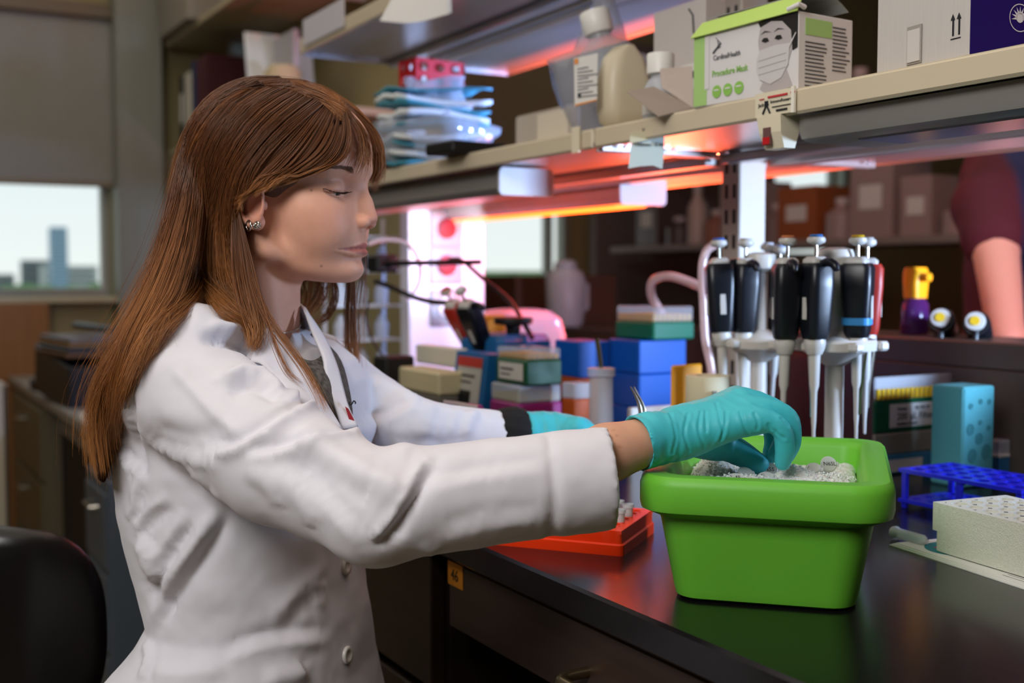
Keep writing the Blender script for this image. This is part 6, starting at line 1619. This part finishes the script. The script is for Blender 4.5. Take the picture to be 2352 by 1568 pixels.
for k in range(3):
    dw = MB().box((-.152, 0, .14+.21*k), (.01, .27, .19), .003).build('drawer', MATS['cart_grey'], t); MB().tube([(-.155, -.05, .19+.21*k), (-.175, -.045, .19+.21*k), (-.175, .045, .19+.21*k), (-.155, .05, .19+.21*k)], .005, 8).build('handle', MATS['steel'], dw, 40)
t = thing('document_tray', 'black letter tray stacked with folders on the desk', 'tray', (.68, 3.95, DZ), .1)
MB().box((0, 0, .075), (.26, .42, .15), .004).build('tray', MATS['black_plastic'], t)
for k in range(4): MB().box((.01*k-.01, .02*k-.02, .158+.014*k), (.25, .38, .012), .002).build('folder', [mat('folder_brown', '#5a3c22', .7), MATS['black_plastic'], mat('folder_tan', '#7a5a34', .7), mat('folder_grey', '#6a6468', .6)][k], t)
MB().box((0, -.05, .235), (.03, .46, .02), .004).build('bar', MATS['black_plastic'], t); t.children[-1].rotation_euler = (.12, 0, 0)
t = thing('stapler', 'dark hole punch with a chrome lever at the desk edge', 'punch', (.60, 4.35, DZ), .2); MB().box((0, 0, .02), (.08, .14, .04), .006).build('base', MATS['black_plastic'], t); MB().tube([(0, -.05, .05), (0, .04, .10), (0, .09, .12)], .012, 8).build('lever', MATS['steel'], t, 50)
t = thing('desk_papers', 'white papers lying near the front of the desk', 'paper', (.66, 3.42, DZ), -.1)
for k in range(3): MB().box((.01*k, .01*k, .0015+.003*k), (.20, .26, .003)).build('sheet', MATS['paper_white'], t)
t = thing('wood_panel', 'orange brown wooden board under the left window', 'board', (.36, 5.08, 0)); MB().box((0, 0, .545), (.70, .03, 1.09), .003).build('board', mat('board_orange', '#8a5a28', .5, var=.12, vscale=5, stretch=(6, 1, .5)), t)
t = thing('door_leaf', 'tall pale door edge with a chrome frame at the far left', 'door', (.38, 3.86, 0)); MB().box((0, 0, .44), (.05, .03, .88), .004).build('leaf', mat('door_pale', '#b3ab98', .5), t); MB().box((.03, -.0, .44), (.008, .04, .86), .001).build('chrome_edge', MATS['steel'], t)
# black chair back in the corner
cp_ = P(-8, 1475, 1.42); t = thing('lab_chair', 'black moulded chair back in the bottom left corner', 'chair', (cp_[0], cp_[1], 0), -.42)
sh = []
for i in range(13):
    a = PI*i/12; row = []
    for j in range(19):
        b_ = PI*(j/18)-PI/2
    sh.append(a)
rg = []
zc_, rz, rx_ = cp_[2], .142, .118
for i in range(25):
    v = -1+2*i/24; hw = max(1e-3, 1-abs(v)**2.6)**(1/2.6)*rx_; ring = []
    for k in range(28):
        a = 2*PI*k/28; ring.append((hw*math.cos(a), .024*math.sin(a)*(hw/rx_)**.5+.05*(hw*math.cos(a)/rx_)**2, zc_+rz*v))
    rg.append(ring)
MB().rings(rg).build('backrest', mat('chair_black', '#0c0a0b', .33, spec=.5), t, 60)
MB().tube([(0, .03, zc_-.12), (0, .05, .62), (0, .10, .50), (0, .22, .47)], .018, 10).build('stem', MATS['black_plastic'], t, 50)
MB().lathe([(.05, .44), (.20, .45), (.215, .47), (.20, .50), (.05, .505)], 32, (0, .25, 0)).build('seat', MATS['chair_black'], t, 50)
MB().lathe([(.03, .05), (.03, .44)], 16, (0, .25, 0)).build('gas_lift', MATS['steel'], t, 50)
for k in range(5):
    a = 2*PI*k/5; MB().tube([(.02*math.cos(a), .25+.02*math.sin(a), .09), (.26*math.cos(a), .25+.26*math.sin(a), .055)], [.022, .014], 8).build('foot', MATS['black_plastic'], t, 50); MB().lathe([(.012, 0), (.026, .006), (.026, .044), (.012, .05)], 14, (.26*math.cos(a), .25+.26*math.sin(a), 0)).build('caster', MATS['black_plastic'], t, 50)
# the seat and legs that carry the person, below the picture
cx_, cy_ = LV[0, 0], LV[0, 1]
t = thing('lab_stool', 'round black lab stool under the person in the white coat', 'stool', (cx_, cy_, 0))
MB().lathe([(.05, .49), (.17, .495), (.18, .51), (.17, .535), (.05, .54)], 32).build('seat', MATS['chair_black'], t, 50); MB().lathe([(.028, .02), (.028, .49)], 16).build('post', MATS['steel'], t, 50); MB().lathe([(.22, 0), (.22, .012), (.05, .03), (.03, .05)], 32).build('base', MATS['steel'], t, 50)
lg = Field(np.array([cx_, cy_, 0])-[.3, .55, .01], np.array([cx_, cy_, 0])+[.55, .35, .80], .011)
for s_ in (-1, 1):
    h0 = np.array([cx_, cy_, .625])+SHL*.085*s_; k0 = h0+FACE*.36+[0, 0, -.02]+SHL*.02*s_; f0_ = k0+[0, 0, -.34]-FACE*.06
    lg.chain([h0, k0, f0_, f0_+FACE*.02], [.085, .062, .045, .045], .02); lg.cap(f0_+[0, 0, -.01], f0_+FACE*.12+[0, 0, -.025], .042, .034, .02)
lv, lq = lg.mesh(1); o = onto_person(link('trousers', npmesh('trousers', lv, lq), mat('trouser_dark', '#22232a', .8)))
# foot rail they rest on
t = thing('foot_rest', 'steel foot rest under the kneehole', 'foot rest', (cx_+FACE[0]*.36, cy_+FACE[1]*.36, 0), math.atan2(FACE[1], FACE[0])); MB().box((.03, 0, .095), (.20, .34, .19), .01).build('block', MATS['ledge_steel'], t)
# far side of the room, seen under the shelf
t = thing('far_bench', 'second lab bench far behind the island', 'bench', (3.35, 3.0, 0)); MB().box((0, 0, .45), (.70, 3.6, .90), .004).build('bench', mat('far_wood', '#3a2a22', .5), t); MB().box((0, 0, .915), (.74, 3.64, .03), .003).build('top', MATS['epoxy_edge'], t)
for k, z in enumerate((1.34, 1.74)):
    t = thing('far_shelf', ('lower' if k == 0 else 'upper')+' shelf over the second bench crowded with boxes', 'shelf', (3.40, 3.0, z)); MB().box((0, 0, -.015), (.34, 3.5, .03), .003).build('board', mat('far_shelf_mat', '#8d8079', .5), t)
    for yy in (-1.6, -.2, 1.2): MB().box((.10, yy, -.22), (.05, .04, .40)).build('upright', MATS['post_paint'], t)
rb = random.Random(9)
cols_ = ['#a8908c', '#8f7a76', '#b59a92', '#7a6562', '#9c6a5a', '#5c4a4a', '#c2aaa2', '#a0572e']
nm_ = ['pinkish', 'dusty', 'pale', 'brown', 'rust', 'dark', 'cream', 'orange']
for z in (1.34, 1.74):
    yy = 1.45; k = 0
    while yy < 4.55:
        w_ = rb.uniform(.10, .24); h = rb.uniform(.12, .30) if z < 1.5 else rb.uniform(.12, .28); c = rb.randrange(8); pos = ['nearest', 'second', 'third', 'fourth', 'fifth', 'sixth', 'seventh', 'eighth', 'ninth', 'tenth', 'eleventh', 'twelfth', 'thirteenth', 'fourteenth', 'fifteenth', 'sixteenth', 'seventeenth', 'eighteenth', 'nineteenth', 'twentieth'][k]
        nm2 = '%s from the right on the %s shelf of the second bench' % (pos, 'lower' if z < 1.5 else 'upper')
        if rb.random() < .55:
            t = thing('carton', '%s carton, %s' % (nm_[c], nm2), 'box', (3.30, yy+w_/2, z)); MB().box((.06, 0, h/2), (.20, w_-.015, h), .002).build('carton_body', mat('far'+cols_[c], cols_[c], .7), t); MB().box((-.041, 0, h*.5), (.001, w_*.5, h*.3)).build('label_card', MATS['paper'], t)
        else:
            w_ = min(w_, .14); t = thing('reagent_bottle', '%s bottle, %s' % (nm_[c], nm2), 'bottle', (3.32, yy+w_/2, z)); r_ = w_/2-.008; MB().lathe([(r_, 0), (r_, h*.6), (r_*.4, h*.78), (r_*.38, h*.86)], 18).build('bottle_body', mat('far'+cols_[c], cols_[c], .3), t, 40); MB().lathe([(r_*.46, h*.84), (r_*.46, h)], 14).build('cap', mat('farcap', '#c9b8b4', .5), t, 40)
        yy += w_+rb.uniform(.0, .03); k += 1
# brown cupboard, white jug, partition behind the centrifuge
t = thing('cupboard', 'low brown cupboard behind the pink dome', 'cupboard', (2.12, 3.62, 0)); MB().box((0, 0, .60), (.40, .50, 1.20), .003).build('case', mat('cup_brown', '#4a2a1c', .5, var=.1, vscale=5), t)
t = thing('waste_jug', 'translucent white jug standing on the far counter', 'jug', (1.98, 3.16, 1.04)); MB().lathe([(.050, 0), (.058, .02), (.063, .15), (.050, .175), (.036, .18), (.036, .20), (.02, .21)], 24).build('jug_body', mat('jug_white', '#a8a4a8', .4, clear=.15), t, 40); MB().tube([(.058, 0, .14), (.080, 0, .13), (.080, 0, .06), (.06, 0, .04)], .008, 8).build('handle', MATS['jug_white'], t, 40)
t = thing('side_counter', 'dark side counter under the white jug', 'counter', (2.18, 3.06, 0)); MB().box((0, 0, .52), (.44, .52, 1.04), .003).build('case', mat('far_wood', '#3a2a22', .5), t)
struct(MB().box((3.95, 5.08, 1.2), (1.2, .06, 2.4)).build('wall_panel', MATS['wall_dark']))
# spray bottle and two pipettes on the far ledge
t = thing('spray_bottle', 'purple bottle with a yellow spray head on the far ledge', 'bottle', tuple(np.r_[P(2102, 700, 1.98)[:2], zt_l]))
MB().lathe([(.022, 0), (.024, .004), (.022, .05), (.014, .062)], 20).build('bottle_body', mat('bottle_purple', '#5a2a6e', .15, clear=.4), t, 40)
MB().rings([[(x, y, z) for x, y in rrect(w_, d_, .006, 3)] for w_, d_, z in ((.030, .030, .060), (.034, .032, .085), (.028, .036, .105), (.030, .026, .112))]).build('spray_head', mat('spray_yellow', '#f2b21c', .35), t, 40); MB().box((-.004, -.02, .095), (.014, .03, .014), .003).build('nozzle', MATS['spray_yellow'], t)
for px, py, dd_, lab in ((2160, 742, 1.86, 'black pipette lying with its round yellow-dotted end towards the camera, left of the pair'), (2240, 750, 1.82, 'black pipette with a larger pale end lying beside it on the far ledge')):
    p = P(px, py-12, dd_); t = thing('pipette', lab, 'pipette', tuple(p), 0, 'pipettes lying on the far ledge'); q = Vector((.55, .80, -.24)).to_track_quat('Z', 'Y'); t.rotation_mode = 'QUATERNION'; t.rotation_quaternion = Vector(tuple(P(px+16, py+22, dd_+.10)-p)).to_track_quat('Z', 'Y')
    MB().lathe([(.019, .012), (.021, .02), (.018, .10), (.010, .12)], 20).build('handle', MATS['pip_navy'], t, 50); b = MB().lathe([(.006, -.004), (.014, -.004), (.0155, 0), (.014, .004), (.004, .012)], 20).build('plunger_button', MATS['pip_white'], t, 50); MB().lathe([(.0075, -.006), (.0075, -.004)], 16).build('colour_cap', mat('btn#e0b61f', '#e0b61f', .35), b, 50)
    MB().tube([(0, -.012, .015), (0, -.03, .012), (0, -.042, .02)], .006, 8).build('finger_hook', MATS['pip_navy'], t, 50)
# the second person at the right edge
p2 = thing('person', 'person in dark maroon and navy standing with a lowered arm at the right edge', 'person', tuple(P(2400, 900, 2.55)*[1, 1, 0]))
pl2 = Vector(p2.location)
def to2(o): o.parent = p2; o.matrix_parent_inverse = Matrix.Translation(-pl2); return o
A_ = [P(2292, 430, 2.42), P(2285, 560, 2.36), P(2300, 680, 2.30), P(2312, 770, 2.27)]
bx2 = np.array([p2.location.x, p2.location.y, 0])
fb = Field(bx2-[.55, .55, .0], bx2+[.55, .55, 1.82], .011)
fb.cap(P(2400, 900, 2.55)+[0, 0, 0], P(2420, 420, 2.55), .14, .16, .04); fb.cap(P(2420, 420, 2.55), P(2430, 330, 2.55), .15, .10, .05)
hz_ = 1.64
for s_ in (-1, 1): lgx = bx2+CR*.09*s_; fb.chain([lgx+[0, 0, .90], lgx+[0, 0, .48], lgx+[0, 0, .09]], [.095, .065, .05], .03); fb.cap(lgx+[0, 0, .05], lgx+[0, 0, .05]-CF*.10, .045, .04, .02)
nk = P(2430, 300, 2.55); fb.cap(nk, np.r_[nk[:2], 1.60], .06, .055, .03); fb.ell(np.r_[nk[:2], 1.70], (.085, .095, .11), .03)
fb.chain([P(2310, 380, 2.48), A_[1], A_[3]], [.055, .046, .034], .02); fb.cap(P(2420, 420, 2.55)+CR*.17, P(2420, 800, 2.55)+CR*.2, .055, .045, .03)
fb.ell(P(2318, 800, 2.26), (.03, .03, .05), .02)
v, q = fb.mesh(2); to2(link('body', npmesh('body', v, q, np.tile(lin('#d9a58c'), (len(v), 1))), MATS['skin']))
hc2 = Field(np.r_[nk[:2], 1.70]-.2, np.r_[nk[:2], 1.70]+.2, .008); hc2.ell(np.r_[nk[:2], 1.715], (.095, .105, .115)); hc2.ell(np.r_[nk[:2], 1.66]-CF*.09, (.09, .09, .10), .01, 'cut')
v, q = hc2.mesh(2); o = to2(link('hair', npmesh('hair', v, q), mat('hair_dark', '#2a1d18', .5, var=.3, vscale=200, stretch=(3, 3, .2))))
sh2 = Field(bx2-[.6, .6, -.55], bx2+[.6, .6, 1.62], .009)
sh2.cap(P(2400, 900, 2.55), P(2420, 430, 2.55), .165, .185, .04); sh2.chain([P(2330, 370, 2.52), P(2282, 470, 2.42), P(2284, 540, 2.37)], [.085, .075, .066], .04); sh2.cap(P(2420, 420, 2.55), P(2430, 330, 2.55), .17, .10, .05)
v, q = sh2.mesh(2); nn = vnormals(v, q); v = v+nn*(.006*vnoise(v, 14, 2))[:, None]
side = ((v-P(2266, 500, 2.5))@CR); w_ = np.clip(side/.02+.5, 0, 1)[:, None]
to2(link('shirt', npmesh('shirt', v, q, lin('#4a1620')*(1-w_)+lin('#1d2746')*w_), tint_mat('shirt_cloth', .85)))
# city beyond the glass
t = thing('office_tower', 'tall blue glass tower seen through the left window', 'building', tuple(ony(135, 640, 90)*[1, 1, 0]+[0, 0, -30]))
zt2 = ony(135, 522, 90)[2]+30
MB().box((0, 0, zt2/2), (1.15, 1.15, zt2), .05).build('tower', mat('tower_glass', '#6d8da6', .4), t)
for k in range(16): MB().box((0, -.58, zt2-.3-.28*k), (1.1, .02, .10)).build('window_band', mat('tower_band', '#8fa9bc', .3), t)
for px, w_, tp, c, lab in ((205, 2.4, 588, '#5c6668', 'dark boxy building right of the glass tower'), (60, 4.5, 628, '#7c8480', 'low grey building at the foot of the skyline left of the tower'), (245, 4.0, 606, '#b3b6b2', 'pale building at the right edge of the left window')):
    p = ony(px, 640, 80); t = thing('building', lab, 'building', (p[0], p[1]+4*len(lab) % 37, -30)); h = ony(px, tp, 80)[2]+30; MB().box((0, 0, h/2), (w_, 1.5, h)).build('walls', mat('bld'+c, c, .7), t)
    for k in range(3): MB().box((0, -.76, h-.5-.6*k), (w_*.85, .02, .22)).build('window_band', mat('bld_win', '#39444a', .3), t)
tr = random.Random(2)
for k, px in enumerate((20, 60, 105, 165, 225, 275)):
    p = ony(px, 660, 52+5*k); t = thing('tree', '%s round green tree below the skyline in the left window' % ['first', 'second', 'third', 'fourth', 'fifth', 'sixth', 'seventh', 'eighth'][k], 'tree', (p[0], p[1], -30), 0, 'trees outside the left window'); h = ony(px, 652+tr.uniform(-8, 8), 52+5*k)[2]+30
    pr_ = MB(); rr2 = []
    for i in range(9):
        a = PI*i/8; rr2.append([(1.1*math.sin(a)*(1+.15*tr.random())*math.cos(b_), 1.1*math.sin(a)*(1+.15*tr.random())*math.sin(b_), h-1-1.0*math.cos(a)*(1+.1*tr.random())) for b_ in np.linspace(0, 2*PI, 12, endpoint=False)])
    pr_.rings(rr2).build('crown', mat('tree_green', '#5f7f4a', .9, var=.2, vscale=3), t, 60); MB().lathe([(.2, 0), (.15, h-1.6)], 8).build('trunk', mat('bark', '#4a3d2e', .9), t)
t = thing('ground', 'green ground far below outside the windows', 'ground', (10, 60, -30)); t['kind'] = 'structure'; MB().box((0, 0, -.1), (160, 100, .2)).build('turf', mat('turf', '#6f8758', .95, var=.2, vscale=.2), t)
for px, c, lab in ((1130, '#5b7348', 'blurred green hedge outside the middle window'), ):
    p = ony(px, 640, 40); t = thing('hedge', lab, 'hedge', (p[0]+.3, p[1], -30)); h = ony(px, 622, 40)[2]+30; MB().box((0, 0, h/2), (4, 1, h), .2).build('foliage', mat('hedge', c, .9, var=.25, vscale=2), t)
